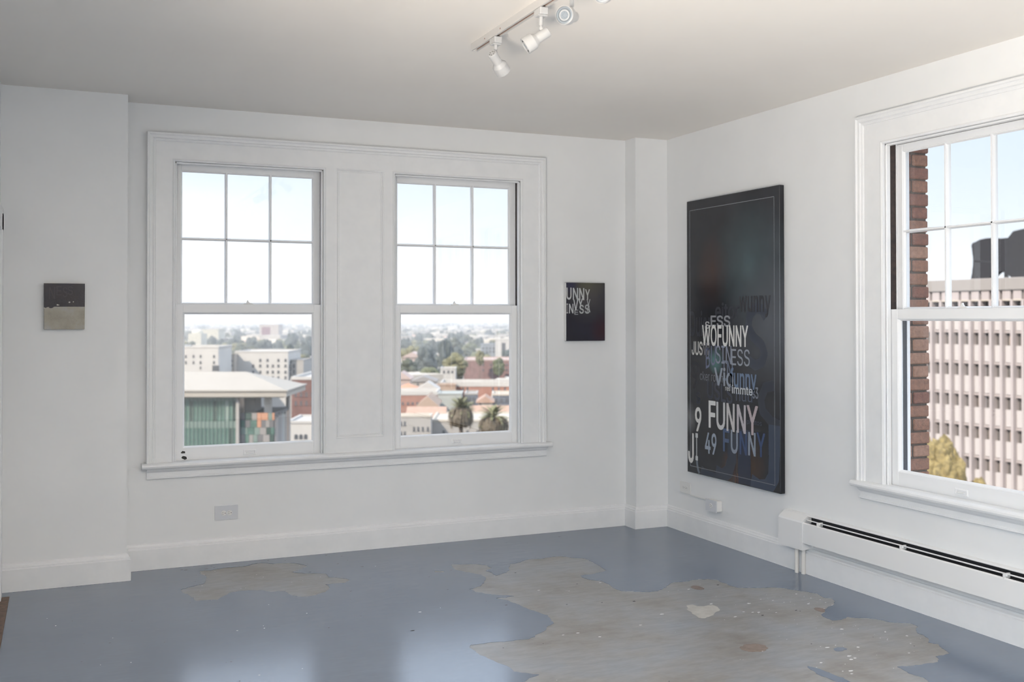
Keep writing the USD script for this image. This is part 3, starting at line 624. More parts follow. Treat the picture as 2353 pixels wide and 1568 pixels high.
bt('blue_letters', 'F', .929, 1.005, .665, .826, (66, 86, 122), 2)
bt('grey_letters', 'U', 1.020, 1.100, .664, .826, (138, 148, 164), 3)
bt('blue_letters', 'N', 1.120, 1.200, .668, .826, (54, 74, 114), 2)
bt('grey_letters', 'N', 1.215, 1.295, .672, .830, (140, 150, 166), 3)
bt('blue_letters', 'Y', 1.305, 1.395, .676, .836, (52, 72, 114), 2)
bt('white_letters', 'J', .497, .570, .533, .753, (222, 221, 219), 4)
bt('white_letters', 'I', .592, .622, .560, .758, (200, 202, 204), 4)
shape(LineString([(.607, .57), (.612, .53), (.625, .49), (.64, .47)]).buffer(.011, cap_style='flat'), (110, 118, 130), 1)
lw = .0016
part(bp_, 'border_line', to(RIGHT, frame(.524, 1.496, .510, 2.388, [(0, T0 - .0002), (0, T0 + .0009), (.0035, T0 + .0009), (.0035, T0 - .0002)])), ink(s2l(132, 136, 142)), label='thin pale border line')
part(bp_, 'drip_line', to(RIGHT, cbox(1.086, 1.0885, T0, T0 + .0006, .47, .80)), ink(s2l(112, 92, 84)))
shape(unary_union([LineString([(1.065, .52), (1.075, .49), (1.07, .468)]).buffer(.003), LineString([(1.095, .53), (1.10, .49), (1.098, .468)]).buffer(.003)]), (110, 66, 44), 1, 'paint_drip')

# small dark painting with white words, right of the windows
p2 = node('small_painting', (-.646, 0, 1.644), label='small navy painting with distorted white words right of the second window', cat='painting')
canvas_mat('canvas_navy', (.018, .017, .030), [((-.62, -.035, 1.85), (.13, .3, .09), (.16, .155, .07), 1.0), ((-.60, -.035, 1.78), (.22, .3, .22), (.075, .07, .072), 1.0), ((-.50, -.035, 1.50), (.10, .3, .12), (.045, .012, .018), .8), ((-.78, -.035, 1.84), (.08, .3, .06), (.03, .03, .07), .9)], .35)
part(p2, 'canvas', to(BACK, cbox(-.812, -.481, .002, .035, 1.424, 1.864, .003)), 'canvas_navy')
part(p2, 'canvas_edge', to(BACK, cbox(-.8145, -.8118, .002, .033, 1.426, 1.862)), 'plastic_white', label='bare white canvas edge')
def wt(text, s0, s1, z0, z1, rgb, layer, **k):
    part(p2, 'white_letters', letters(BACK, text, s0, s1, z0, z1, .035 + .0002 * layer, thick=.0004, **k), ink(s2l(*rgb), .5))
U_ = lambda c, l: None
wt('U', -.8105, -.768, 1.735, 1.826, (196, 198, 198), 2); wt('N', -.757, -.712, 1.735, 1.824, (186, 190, 192), 2); wt('N', -.703, -.66, 1.732, 1.823, (192, 194, 194), 2); wt('Y', -.652, -.612, 1.735, 1.815, (190, 192, 190), 2)
wt('I', -.8105, -.798, 1.632, 1.706, (180, 181, 183), 2, bold=False); wt('N', -.79, -.752, 1.632, 1.704, (188, 190, 192), 2); wt('E', -.744, -.712, 1.622, 1.66, (150, 152, 154), 1); wt('S', -.702, -.664, 1.630, 1.698, (180, 184, 184), 2); wt('S', -.656, -.614, 1.630, 1.700, (170, 174, 176), 2)
wt('V', -.752, -.712, 1.655, 1.737, (196, 200, 202), 3); wt('Y', -.712, -.672, 1.665, 1.745, (190, 194, 196), 3, flip=True); wt('X', -.640, -.608, 1.64, 1.74, (176, 180, 182), 3, bold=False)

# small half dark half cream painting on the pier
p1 = node('small_painting', (-4.273, PIERY, 1.668), label='small canvas, dark top and cream lower half, on the left pier', cat='painting')
def pier_mat():
    n = {'g': ('geometry', {}), 't': ('noise_texture', dict(scale=12., detail=5., roughness=.65)), 'r': ('rgb_ramp', {'ramp': [(.3, s2l(150, 146, 132)), (.5, s2l(166, 161, 148)), (.7, s2l(172, 172, 170))]}),
         'tb': ('noise_texture', dict(scale=40., detail=4.)), 'b': ('bump', dict(strength=.25, distance=.004)), 'p': ('principled_bsdf', dict(roughness=.5))}
    M['canvas_cream'] = usdkit.material(stage, '/World/Looks/canvas_cream', n, [('g.position', 't.vector'), ('t.fac', 'r.fac'), ('r.color', 'p.base_color'), ('g.position', 'tb.vector'), ('tb.fac', 'b.height'), ('b.normal', 'p.normal')], surface='p.BSDF')
pier_mat()
mat('canvas_night', (.014, .014, .026), .4, color2=(.022, .016, .022), scale=14., bump=.25, bscale=40.)
part(p1, 'canvas', to(BACK, cbox(-4.386, -4.162, .234, .265, 1.532, 1.806, .003)), 'canvas_cream')
g = random.Random(4); xs = np.linspace(-4.386, -4.162, 26)
top = Polygon([(x, 1.655 + .055 * (i / 25) + .006 * math.sin(i * .9) + g.uniform(-.003, .003)) for i, x in enumerate(xs)] + [(-4.162, 1.8058), (-4.386, 1.8058)]).buffer(0)
m = extrude(top, .0012); m.apply_transform(np.array([[1, 0, 0, 0], [0, 0, 1, .2648], [0, 1, 0, 0], [0, 0, 0, 1.]])); part(p1, 'dark_paint', to(BACK, m), 'canvas_night')
part(p1, 'canvas_edge', to(BACK, cbox(-4.3863, -4.1617, .240, .2652, 1.668, 1.8063)), 'canvas_night', label='dark painted wrap of canvas')
for c, a, b, z0, z1 in (('N', -4.358, -4.325, 1.715, 1.785), ('E', -4.318, -4.290, 1.735, 1.79), ('S', -4.283, -4.258, 1.725, 1.785), ('S', -4.255, -4.228, 1.738, 1.79)):
    part(p1, 'faint_letters', letters(BACK, c, a, b, z0, z1, .266, thick=.0006, bold=False), ink(s2l(62, 56, 62), .5))
hl = [(x, 1.657 + .055 * (x + 4.386) / .224 + g.uniform(-.003, .004), g.uniform(.002, .005)) for x in (-4.382, -4.366, -4.36, -4.312, -4.305, -4.248, -4.246, -4.225)]
m = extrude(unary_union([Point(x, z).buffer(r, 4) for x, z, r in hl]), .0008); m.apply_transform(np.array([[1, 0, 0, 0], [0, 0, 1, .266], [0, 1, 0, 0], [0, 0, 0, 1.]])); part(p1, 'pale_dabs', to(BACK, m), ink(s2l(190, 186, 178), .5), kind='stuff')

# ------------------------------------------------------------------ the city outside: positions are metres to the right (r) and ahead (f) of the corner room
GZ = -45.0
def cw(r, f, z=0.): return CAM * (1, 1, 0) + r * RH + f * FH + np.array([0, 0, z])
ROT = -math.degrees(YAW)
K = .43                                                     # darkens every outdoor colour so the bright view sits within the exposure
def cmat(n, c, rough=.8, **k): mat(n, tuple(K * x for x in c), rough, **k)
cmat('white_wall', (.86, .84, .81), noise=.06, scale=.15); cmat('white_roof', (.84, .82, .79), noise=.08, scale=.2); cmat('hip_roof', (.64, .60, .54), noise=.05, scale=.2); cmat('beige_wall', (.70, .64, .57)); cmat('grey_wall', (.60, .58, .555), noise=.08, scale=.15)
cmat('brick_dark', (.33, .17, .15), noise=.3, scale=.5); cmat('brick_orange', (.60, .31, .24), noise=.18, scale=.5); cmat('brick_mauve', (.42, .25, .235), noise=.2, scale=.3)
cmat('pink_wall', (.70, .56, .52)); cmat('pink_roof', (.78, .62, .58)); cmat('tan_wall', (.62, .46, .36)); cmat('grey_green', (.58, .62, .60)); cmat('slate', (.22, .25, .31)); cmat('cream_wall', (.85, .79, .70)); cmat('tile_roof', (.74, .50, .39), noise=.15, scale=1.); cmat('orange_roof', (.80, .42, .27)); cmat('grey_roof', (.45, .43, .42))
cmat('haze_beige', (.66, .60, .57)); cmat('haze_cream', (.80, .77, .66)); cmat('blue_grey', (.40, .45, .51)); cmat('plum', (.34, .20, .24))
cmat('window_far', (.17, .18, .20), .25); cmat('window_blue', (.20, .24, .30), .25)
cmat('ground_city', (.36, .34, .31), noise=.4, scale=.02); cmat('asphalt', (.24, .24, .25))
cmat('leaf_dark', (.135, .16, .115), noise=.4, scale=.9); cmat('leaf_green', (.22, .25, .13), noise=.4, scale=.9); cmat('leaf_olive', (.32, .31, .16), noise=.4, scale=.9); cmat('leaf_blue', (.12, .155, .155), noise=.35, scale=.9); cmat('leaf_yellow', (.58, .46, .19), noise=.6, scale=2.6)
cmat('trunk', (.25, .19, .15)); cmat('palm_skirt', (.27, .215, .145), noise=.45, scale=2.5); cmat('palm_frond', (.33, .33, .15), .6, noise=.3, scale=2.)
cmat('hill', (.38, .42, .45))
cmat('fin_pink', (.80, .725, .735)); cmat('spandrel', (.97, .94, .97)); cmat('tower_glass', (.22, .21, .21), .3); cmat('blind', (.74, .56, .44)); cmat('cornice', (.56, .53, .52)); cmat('ledge', (.95, .86, .76)); cmat('smear_black', (.038, .04, .052), .7)
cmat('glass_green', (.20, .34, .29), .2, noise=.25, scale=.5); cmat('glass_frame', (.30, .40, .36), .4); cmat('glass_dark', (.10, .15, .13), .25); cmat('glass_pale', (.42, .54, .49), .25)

st('ground', cbox(-4000, 5500, -200, 9000, GZ - 2, GZ), 'ground_city')
hv, hf = [], []
hx = np.linspace(-7000, 9000, 90); hz = 14 + 46 * meshkit.fbm(np.column_stack([hx / 1400, hx * 0, hx * 0]), 4, 3)
for i, (x, z) in enumerate(zip(hx, hz)):
    b = cw(x, 8600); hv += [list(b + [0, 0, GZ]), list(b + [0, 0, z]), list(cw(x, 9300, z * .6)), list(cw(x, 9900, GZ))]
for i in range(len(hx) - 1):
    for k in range(3): a = i * 4 + k; hf += [[a, a + 4, a + 5], [a, a + 5, a + 1]]
st('hills', trimesh.Trimesh(np.array(hv), np.array(hf), process=False), 'hill')

def local(base, rot, mesh):
    """A mesh built about a building's base corner (x along its front, y away, z up) in world coordinates."""
    m = mesh.copy(); c, s = math.cos(math.radians(rot)), math.sin(math.radians(rot))
    m.apply_transform(np.array([[c, -s, 0, base[0]], [s, c, 0, base[1]], [0, 0, 1, base[2]], [0, 0, 0, 1.]])); return m
def prism(poly_xz, y0, y1):
    m = extrude(Polygon(poly_xz), y1 - y0); m.apply_transform(np.array([[1, 0, 0, 0], [0, 0, 1, y0], [0, 1, 0, 0], [0, 0, 0, 1.]])); return m
def hip(x0, x1, y0, y1, z, h, o=0.):
    x0, x1, y0, y1 = x0 - o, x1 + o, y0 - o, y1 + o; a = min(x1 - x0, y1 - y0) / 2
    pts = [(x0, y0, z), (x1, y0, z), (x1, y1, z), (x0, y1, z), (x0, y0, z - .3), (x1, y0, z - .3), (x1, y1, z - .3), (x0, y1, z - .3)]
    pts += [(x0 + a, (y0 + y1) / 2, z + h), (x1 - a, (y0 + y1) / 2, z + h)] if x1 - x0 > y1 - y0 else [((x0 + x1) / 2, y0 + a, z + h), ((x0 + x1) / 2, y1 - a, z + h)]
    return trimesh.convex.convex_hull(np.array(pts))
def roof_mesh(kind, w, d, H_, h):
    if kind == 'flat':
        return cat(cbox(-.15, w + .15, -.15, .45, H_, H_ + h), cbox(-.15, w + .15, d - .45, d + .15, H_, H_ + h), cbox(-.15, .45, .45, d - .45, H_, H_ + h), cbox(w - .45, w + .15, .45, d - .45, H_, H_ + h), cbox(.4, w - .4, .4, d - .4, H_ - .2, H_ + .12))
    if kind == 'gable':
        if w <= d: return prism([(-.6, H_ - .25), (w + .6, H_ - .25), (w + .6, H_), (w / 2, H_ + h), (-.6, H_)], -.5, d + .5)
        m = prism([(-.6, H_ - .25), (d + .6, H_ - .25), (d + .6, H_), (d / 2, H_ + h), (-.6, H_)], -.5, w + .5)
        m.apply_transform(np.array([[0, 1, 0, 0], [1, 0, 0, 0], [0, 0, 1, 0], [0, 0, 0, 1.]])); return m
    if kind == 'hip': return hip(0, w, 0, d, H_, h, .6)
    if kind == 'dome':
        m = lathe([(0, 0), (w * .42, 0), (w * .42, h * .3), (w * .36, h * .6), (w * .22, h * .88), (0, h)], 16); m.apply_translation((w / 2, d / 2, H_)); return m

def arch(base, ra, x, z, w, h):
    g = unary_union([sbox(x - w / 2, z, x + w / 2, z + h - w / 2), Point(x, z + h - w / 2).buffer(w / 2, 8)])
    m = extrude(g, .1); m.apply_transform(np.array([[1, 0, 0, 0], [0, 0, 1, -.06], [0, 1, 0, 0], [0, 0, 0, 1.]])); return local(base, ra, m)
def building(name, label, r0, r1, f, dep, ztop, wall, roof, wins, rot=0., category='building', glass='window_far'):
    base = cw(r0, f, GZ); ra = ROT + rot; w, Hh = r1 - r0, ztop - GZ
    b = node(name, base, label=label, cat=category)
    L_ = lambda nm, m, mt, **k: part(b, nm, local(base, ra, m), mt, **k)
    L_('wall', cbox(0, w, 0, dep, 0, Hh), wall)
    L_('roof', roof_mesh(roof[0], w, dep, Hh, roof[2]), roof[1])
    for (x, z, ww, hh) in wins:
        z -= GZ
        if name == 'arcade_building': part(b, 'arch_opening', arch(base, ra, x, z - hh * .7, ww * 1.25, hh * 1.35), glass); continue
        L_('window', cat(cbox(x - ww / 2, x + ww / 2, -.04, .1, z - hh / 2, z + hh / 2), cbox(x - ww / 2 - .1, x + ww / 2 + .1, -.16, .1, z - hh / 2 - .15, z - hh / 2)), glass)
    return b, base, ra, L_

HERO = [
    ('apartment_block', 'long white apartment block with rows of small square windows beyond the white hip roof', -125.4, -100.5, 480, 30, -14.5, 'white_wall', ('flat', 'white_roof', 0.6), [(11.9, -18.2, 1.0, 1.2), (15.3, -18.2, 1.0, 1.2), (20.4, -18.2, 1.0, 1.2), (23.7, -18.2, 1.0, 1.2), (8.6, -20.8, 1.0, 1.2), (8.6, -23.7, 1.0, 1.2), (8.6, -26.3, 1.0, 1.2), (11.9, -20.8, 1.0, 1.2), (11.9, -23.7, 1.0, 1.2), (11.9, -26.3, 1.0, 1.2), (15.3, -20.8, 1.0, 1.2), (15.3, -23.7, 1.0, 1.2), (15.3, -26.3, 1.0, 1.2), (17.8, -20.8, 1.0, 1.2), (17.8, -23.7, 1.0, 1.2), (17.8, -26.3, 1.0, 1.2), (20.4, -20.8, 1.0, 1.2), (20.4, -23.7, 1.0, 1.2), (20.4, -26.3, 1.0, 1.2), (23.7, -20.8, 1.0, 1.2), (23.7, -23.7, 1.0, 1.2), (23.7, -26.3, 1.0, 1.2)]),
    ('apartment_wing', 'narrow beige wing with two windows left of the long white apartment block', -127.5, -124.2, 475, 4.4, -15.5, 'beige_wall', ('flat', 'beige_wall', 0.5), [(2.0, -18.2, 0.8, 0.8), (2.0, -20.4, 0.8, 0.8)]),
    ('apartment_annex', 'grey stucco annex stepping back right of the white apartment block', -99.9, -94.1, 484, 22, -18.5, 'grey_wall', ('flat', 'grey_wall', 0.4), [(-0.4, -21.0, 0.8, 1.6), (-0.4, -23.7, 0.8, 1.6), (1.3, -21.0, 0.8, 1.6), (1.3, -23.7, 0.8, 1.6)]),
    ('warehouse', 'broad white stucco warehouse with few windows at left edge of the left window', -143.3, -124.8, 450, 22, -11.6, 'white_wall', ('flat', 'white_roof', 0.8), [(4.2, -15.2, 0.8, 1.1), (7.6, -15.2, 0.8, 1.1), (10.7, -15.2, 0.8, 1.1), (16.6, -15.2, 0.8, 1.1), (4.2, -17.9, 0.8, 1.1), (7.6, -17.9, 0.8, 1.1), (10.7, -17.9, 0.8, 1.1), (16.6, -17.9, 0.8, 1.1), (10.7, -20.2, 0.6, 1.0), (17.4, -20.4, 3.1, 2.3)]),
    ('brick_hall', 'dark red brick building behind the eave of the white hip roof', -55.6, -47.6, 270, 30, -14.7, 'brick_dark', ('flat', 'white_roof', 0.8), [(1.1, -18.5, 0.5, 1.1), (1.1, -20.8, 0.5, 1.1), (2.5, -18.5, 0.5, 1.1), (2.5, -20.8, 0.5, 1.1), (3.9, -18.5, 0.5, 1.1), (3.9, -20.8, 0.5, 1.1), (5.3, -18.5, 0.5, 1.1), (5.3, -20.8, 0.5, 1.1)]),
    ('arcade_building', 'low bright white building with three arched openings at foot of the left window', -45.2, -36.1, 215, 14, -20.5, 'white_wall', ('flat', 'white_roof', 0.5), [(1.9, -23.3, 0.6, 0.8), (2.9, -23.3, 0.6, 0.8), (3.9, -23.3, 0.6, 0.8)]),
    ('tower', 'pale tower with a plum red panel rising above the far treetops', -344.2, -317.1, 1450, 26, -10.7, 'haze_beige', ('flat', 'haze_beige', 3.0), [(9.3, -18.7, 12.3, 14.8)]),
    ('terrace_house', 'pale pink house with gabled roof left of the dark cypresses', -62.5, -51.1, 640, 24, -22.9, 'pink_wall', ('gable', 'pink_roof', 3.0), [(4.1, -26.1, 0.8, 0.8), (4.1, -27.8, 0.8, 0.8), (6.8, -26.1, 0.8, 0.8), (6.8, -27.8, 0.8, 0.8), (9.5, -26.1, 0.8, 0.8), (9.5, -27.8, 0.8, 0.8)]),
    ('brick_building', 'large mauve brick building on right of the right hand view with a flat roof', -22.7, 15.3, 600, 40, -23.6, 'brick_mauve', ('flat', 'pink_roof', 0.8), [(11.2, -25.9, 1.0, 1.0), (11.2, -29.0, 1.0, 1.0), (15.8, -25.9, 1.0, 1.0), (15.8, -29.0, 1.0, 1.0), (20.4, -25.9, 1.0, 1.0), (20.4, -29.0, 1.0, 1.0), (25.0, -25.9, 1.0, 1.0), (25.0, -29.0, 1.0, 1.0)]),
    ('glass_office', 'blue grey glazed office block far off at right edge of the view', -19.5, -1.9, 900, 30, -22.5, 'blue_grey', ('flat', 'blue_grey', 1.0), [(2.3, -25.2, 1.5, 1.5), (2.3, -28.2, 1.5, 1.5), (5.4, -25.2, 1.5, 1.5), (5.4, -28.2, 1.5, 1.5), (8.4, -25.2, 1.5, 1.5), (8.4, -28.2, 1.5, 1.5), (11.5, -25.2, 1.5, 1.5), (11.5, -28.2, 1.5, 1.5), (14.5, -25.2, 1.5, 1.5), (14.5, -28.2, 1.5, 1.5)]),
    ('slab_office', 'pale slab block with dark vertical glazing beside the blue grey office', -6.4, 13.1, 880, 25, -18.2, 'white_wall', ('flat', 'white_roof', 1.0), [(7.1, -23.8, 3.4, 7.5), (14.2, -23.8, 3.4, 7.5)]),
    ('long_brick_row', 'long orange brick row with a bright white parapet across the right hand view', -23.1, 12.1, 380, 18, -23.9, 'brick_orange', ('flat', 'white_roof', 1.6), [(8.4, -24.7, 0.6, 1.1), (10.0, -24.7, 0.6, 1.1), (19.4, -24.7, 0.6, 1.1), (21.6, -24.7, 0.6, 1.1), (23.9, -24.7, 0.6, 1.1)]),
    ('tan_gable_building', 'tan stucco building with a bare end wall left of the long brick row', -24.2, -17.2, 372, 7, -23.0, 'tan_wall', ('flat', 'tan_wall', 0.4), [(1.8, -25.1, 0.6, 1.1)]),
    ('red_brick_shop', 'red brick shop block with white parapet at left edge of the right hand view', -35.7, -21.2, 330, 16, -23.3, 'brick_orange', ('flat', 'white_roof', 1.2), [(3.5, -25.9, 0.6, 0.7), (5.2, -25.9, 0.6, 0.7), (6.7, -25.9, 0.6, 0.7), (8.2, -25.9, 0.6, 0.7)]),
    ('pale_green_block', 'blank pale grey green block between the red brick shop and the palm', -19.3, -12.3, 305, 12, -21.2, 'grey_green', ('flat', 'grey_green', 0.3), []),
    ('glazed_shed', 'dark blue grey glazed shed behind the nearer palm crown', -11.5, -7.8, 310, 12, -21.7, 'slate', ('flat', 'grey_wall', 0.5), [(0.6, -23.4, 0.7, 1.8), (1.6, -23.4, 0.7, 1.8), (2.7, -23.4, 0.7, 1.8)]),
    ('stucco_house', 'small cream stucco house with a low tiled gable between the two palms', -7.0, -3.0, 290, 10, -22.2, 'cream_wall', ('gable', 'tile_roof', 1.6), [(0.6, -22.5, 0.5, 0.7)]),
    ('dark_shop', 'dark fronted shop with pale flat roof right of the cream stucco house', -3.1, 5.8, 303, 12, -21.4, 'slate', ('flat', 'cream_wall', 0.6), [(1.2, -22.8, 0.9, 1.0), (2.7, -22.8, 0.9, 1.0), (4.3, -22.8, 0.9, 1.0)]),
    ('gabled_house', 'cream gabled house front standing in front of the red brick shop', -23.4, -18.4, 285, 16, -22.8, 'cream_wall', ('gable', 'tan_wall', 2.6), [(2.8, -23.6, 1.0, 0.5)]),
    ('stucco_wing', 'grey stucco wing with small windows at foot of the right hand view', -17.3, 9.0, 250, 20, -23.7, 'grey_wall', ('flat', 'cream_wall', 0.5), [(2.9, -26.4, 0.7, 1.1), (8.7, -26.4, 0.7, 1.1), (11.2, -26.4, 0.7, 1.1)]),
    ('stucco_corner', 'grey stucco corner building with narrow windows at left foot of right hand view', -26.5, -17.2, 245, 4.4, -22.1, 'grey_wall', ('flat', 'cream_wall', 0.5), [(2.2, -23.6, 0.5, 0.9), (2.2, -26.0, 0.5, 0.9), (3.1, -23.6, 0.5, 0.9), (3.1, -26.0, 0.5, 0.9), (5.3, -24.9, 0.5, 0.9), (6.3, -24.9, 0.5, 0.9), (7.4, -24.9, 0.5, 0.9), (8.6, -24.9, 0.5, 0.9)]),
    ('tile_roof_house', 'low house with salmon clay tile roof behind the grey stucco wing', -24.9, -15.4, 268, 9, -24.2, 'cream_wall', ('gable', 'tile_roof', 2.2), []),
    ('tile_roof_house', 'long house with salmon clay tile roof behind the farther palm', -8.4, 5.2, 270, 10, -24.3, 'cream_wall', ('gable', 'tile_roof', 2.4), []),
    ('orange_roof_house', 'house with orange tile roof at left edge above the red brick shop', -37.2, -28.2, 350, 10, -23.2, 'cream_wall', ('hip', 'orange_roof', 2.2), [(3.0, -24.0, 0.6, 0.5), (4.1, -24.0, 0.6, 0.5)]),
    ('white_roof_house', 'cream house with white gable roof left of the tan stucco building', -29.1, -22.6, 352, 9, -22.8, 'cream_wall', ('gable', 'white_roof', 2.4), [(3.7, -23.7, 0.7, 0.7)]),
    ('grey_roof_house', 'grey roofed house with dark side below the pink gabled house', -37.3, -27.6, 420, 14, -24.4, 'beige_wall', ('gable', 'grey_roof', 2.0), [(2.5, -25.5, 0.7, 0.7), (5.2, -25.5, 0.7, 0.7)]),
    ('pink_roof_house', 'lilac pink gabled house at left edge under the round dark trees', -47.6, -39.8, 440, 14, -24.6, 'pink_wall', ('gable', 'pink_roof', 3.0), []),
    ('flat_roof_house', 'small white flat house with a dark front amid trees at centre of right hand view', -31.6, -24.1, 520, 14, -24.5, 'white_wall', ('flat', 'white_roof', 0.7), [(1.8, -25.8, 1.1, 1.1), (4.0, -25.8, 1.1, 1.1), (6.0, -25.8, 1.1, 1.1)]),
    ('cream_hall', 'cream hall with pale roof crowning far rooftops at left of left hand view', -367.8, -346.6, 1250, 30, -14.3, 'haze_cream', ('flat', 'haze_cream', 2.0), []),
    ('domed_hall', 'pale domed hall among far dark trees in left hand view', -368.4, -353.1, 1200, 24, -16.7, 'haze_cream', ('dome', 'haze_cream', 5.0), []),
]
OCC = []
for nm, lab, r0, r1, f, dep, zt, wl, rf, wins in HERO:
    building(nm, lab, r0, r1, f, dep, zt, wl, rf, wins, glass='window_far' if nm != 'tower' else 'plum')
    OCC.append((r0 - 4, r1 + 4, f - 3, f + dep + 5))

# white hip-roofed civic building with a green glass front
base = cw(-62., 150., GZ); cv_ = node('glass_building', base, label='green glass building under a broad white hip roof filling the left window', cat='building')
Lc = lambda nm, m, mt, par=None, **k: part(par or cv_, nm, local(base, ROT, m), mt, **k)
ez = -10.1 - GZ                                                      # underside of the eave
rf_ = trimesh.convex.convex_hull(np.array([(-4, 0, ez + 1.1), (30.3, 0, ez + 1.1), (30.3, 14.5, ez + 1.1), (-4, 14.5, ez + 1.1), (3, 7.25, ez + 3.45), (22.7, 7.25, ez + 3.45)]))
Lc('roof', rf_, 'hip_roof')
Lc('fascia', cat(cbox(-4.05, 30.35, -.05, 14.55, ez + .15, ez + 1.08), cbox(-4.25, 30.55, -.25, 14.75, ez + .95, ez + 1.16), cbox(-3.6, 29.9, .4, 14.1, ez, ez + .2)), 'hip_roof')
fh = 3.55; gx0, gx1, gy = .6, 22.7, 1.5
Lc('core', cbox(.6, 22.0, 2.6, 13., 0, ez), 'glass_dark')
for k in range(int(ez / fh) + 1):
    z1 = ez - k * fh
    if k > 5: break
    Lc('floor_band', cbox(gx0, gx1, gy - .05, 3., z1 - 1.0 if k else z1 - .55, z1), 'glass_frame')
    n = 38
    for i in range(n):
        a, b = gx0 + (gx1 - gx0) * i / n, gx0 + (gx1 - gx0) * (i + 1) / n
        Lc('glass_panel', cbox(a + .03, b - .03, gy, gy + .12, z1 - fh + .02, z1 - (1.0 if k else .55)), RNG.choice(['glass_green', 'glass_green', 'glass_pale', 'glass_green', 'glass_dark']))
for i in range(39):
    a = gx0 + (gx1 - gx0) * i / 38; Lc('mullion', cbox(a - .04, a + .04, gy - .14, gy + .1, ez - 6 * fh, ez), 'glass_frame')
for a in (4.4, 12.0, 22.95): Lc('column', cbox(a - .22, a + .22, .9, 1.5, 0, ez), 'grey_wall')
# patchwork corner with an open terrace under the eave
pal = ['glass_green', 'glass_green', 'grey_roof', 'grey_wall', 'tan_wall', 'asphalt', 'asphalt', 'grey_roof', 'glass_frame', 'glass_frame', 'glass_dark', 'grey_roof', 'orange_roof', 'grey_green', 'asphalt']
tz = ez - 2.35
Lc('corner_block', cbox(23.2, 28.2, 2.0, 12.8, 0, tz - .05), 'asphalt')
px = 23.2
rowz = tz
gq = random.Random(21)
while rowz > ez - 20:
    x = 23.2
    while x < 28.1:
        wv = gq.choice([.62, .62, .8, 1.0]); x2 = min(28.2, x + wv)
        Lc('cladding_panel', cbox(x + .02, x2 - .02, 1.86, 2.02, rowz - 1.06, rowz - .02), gq.choice(pal)); x = x2
    rowz -= 1.08
y = 2.0
while y < 12.7:
    wv = gq.choice([.5, .7, .9]); Lc('side_fin', cbox(28.18, 28.36, y + .04, min(12.8, y + wv) - .04, ez - 20, tz - gq.uniform(0, .8)), gq.choice(['beige_wall', 'grey_wall', 'grey_green', 'tan_wall', 'grey_roof', 'asphalt'])); y += wv
Lc('terrace_column', cbox(26.5, 27.5, 2.6, 3.4, tz - .1, ez), 'white_wall'); Lc('terrace_column', cbox(27.85, 28.3, 11.5, 12.6, tz - .1, ez), 'grey_wall')
Lc('terrace_wall', cbox(23.2, 24.8, 4.0, 8.0, tz - .1, ez), 'grey_wall'); Lc('terrace_door', cbox(25.2, 25.9, 8.2, 8.4, tz, ez - .4), 'window_blue')
OCC.append((-70, -28, 140, 175))
# office tower across the street
D_ = np.array([-.081, .997, 0.]); D_ /= np.linalg.norm(D_); P0 = np.array([90.64, 83.88, 0.])
ORG = P0 + D_ * 22.0                                                  # x runs along the facade to the right, y is into the building
trot = math.degrees(math.atan2(-D_[1], -D_[0])); base = ORG + [0, 0, GZ]
tw = node('office_tower', base, label='pale pink office tower with close vertical fins seen through right window', cat='building')
Lt = lambda nm, m, mt, **k: part(tw, nm, local(base, trot, m), mt, **k)
PITCH_, FLH = 1.318, 3.555; nb, nf = 40, 9; z0_ = 3.53 - GZ; TWW = nb * PITCH_
off = (22.0 - .73) % PITCH_
Lt('core', cbox(-1, TWW + 1, 1.15, 26, 0, z0_ + 2.3), 'cornice')
Lt('cornice', cbox(-1.2, TWW + 1.2, -.05, 26.2, z0_ + 1.05, z0_ + 2.45, .08), 'cornice')
for k in range(nb):
    x = off + k * PITCH_
    Lt('fin', cbox(x - .15, x + .15, 0, 1.2, z0_ - nf * FLH, z0_ + .02, .03), 'fin_pink')
    Lt('top_panel', cbox(x + .17, x + PITCH_ - .17,   .12, .6, z0_ + .05, z0_ + 1.06), 'fin_pink')
    Lt('ledge', cbox(x + .16, x + PITCH_ - .16, .1, 1.0, z0_ - .10, z0_ + .08), 'ledge')
for j in range(nf):
    zt = z0_ - j * FLH
    for k in range(12, 36):
        x = off + k * PITCH_
        Lt('window', cbox(x + .15, x + PITCH_ - .15, 1.0, 1.1, zt - 1.50, zt - .12), 'tower_glass')
        if j == 4 and k % 2 or gq.random() < .12: Lt('window_blind', cbox(x + .45, x + .80, .93, .99, zt - 1.45, zt - .14), 'blind')
        Lt('spandrel', cbox(x + .15, x + PITCH_ - .15, .62, 1.0, zt - FLH + .15, zt - 1.52, .02), 'spandrel')
        Lt('sill_band', cbox(x + .15, x + PITCH_ - .15, .55, 1.1, zt - FLH - .13, zt - FLH + .10), 'fin_pink')
# black smear painted over a rooftop sign, built here as a solid slab
sb_ = ORG + D_ * 0 + np.array([0, 0, z0_ + 2.45 + GZ]); gsh = random.Random(8)
xs0 = 22.0 + 4.15
prof = [(xs0 - .15, 0), (xs0 + .02, .6), (xs0 + .14, 1.5), (xs0 + .16, 2.4), (xs0 + .06, 3.1), (xs0 - .05, 3.8), (xs0 + .1, 4.15), (xs0 + 1.2, 4.5), (xs0 + 2.6, 4.6), (xs0 + 3.8, 4.4), (xs0 + 4.6, 4.45), (xs0 + 5.2, 5.1), (xs0 + 6.8, 5.3), (xs0 + 16, 5.2), (xs0 + 16, 0), (xs0 + 5.0, .0), (xs0 + 4.0, .75), (xs0 + 3.0, .65), (xs0 + 2.3, .1)]
shp = rough_edge(prof, 6, .05, 3)
rs = node('rooftop_smear', sb_ + D_ * -(xs0 + 5), label='ragged black smear hiding a sign on the roof of the pink office tower', cat='rooftop structure')
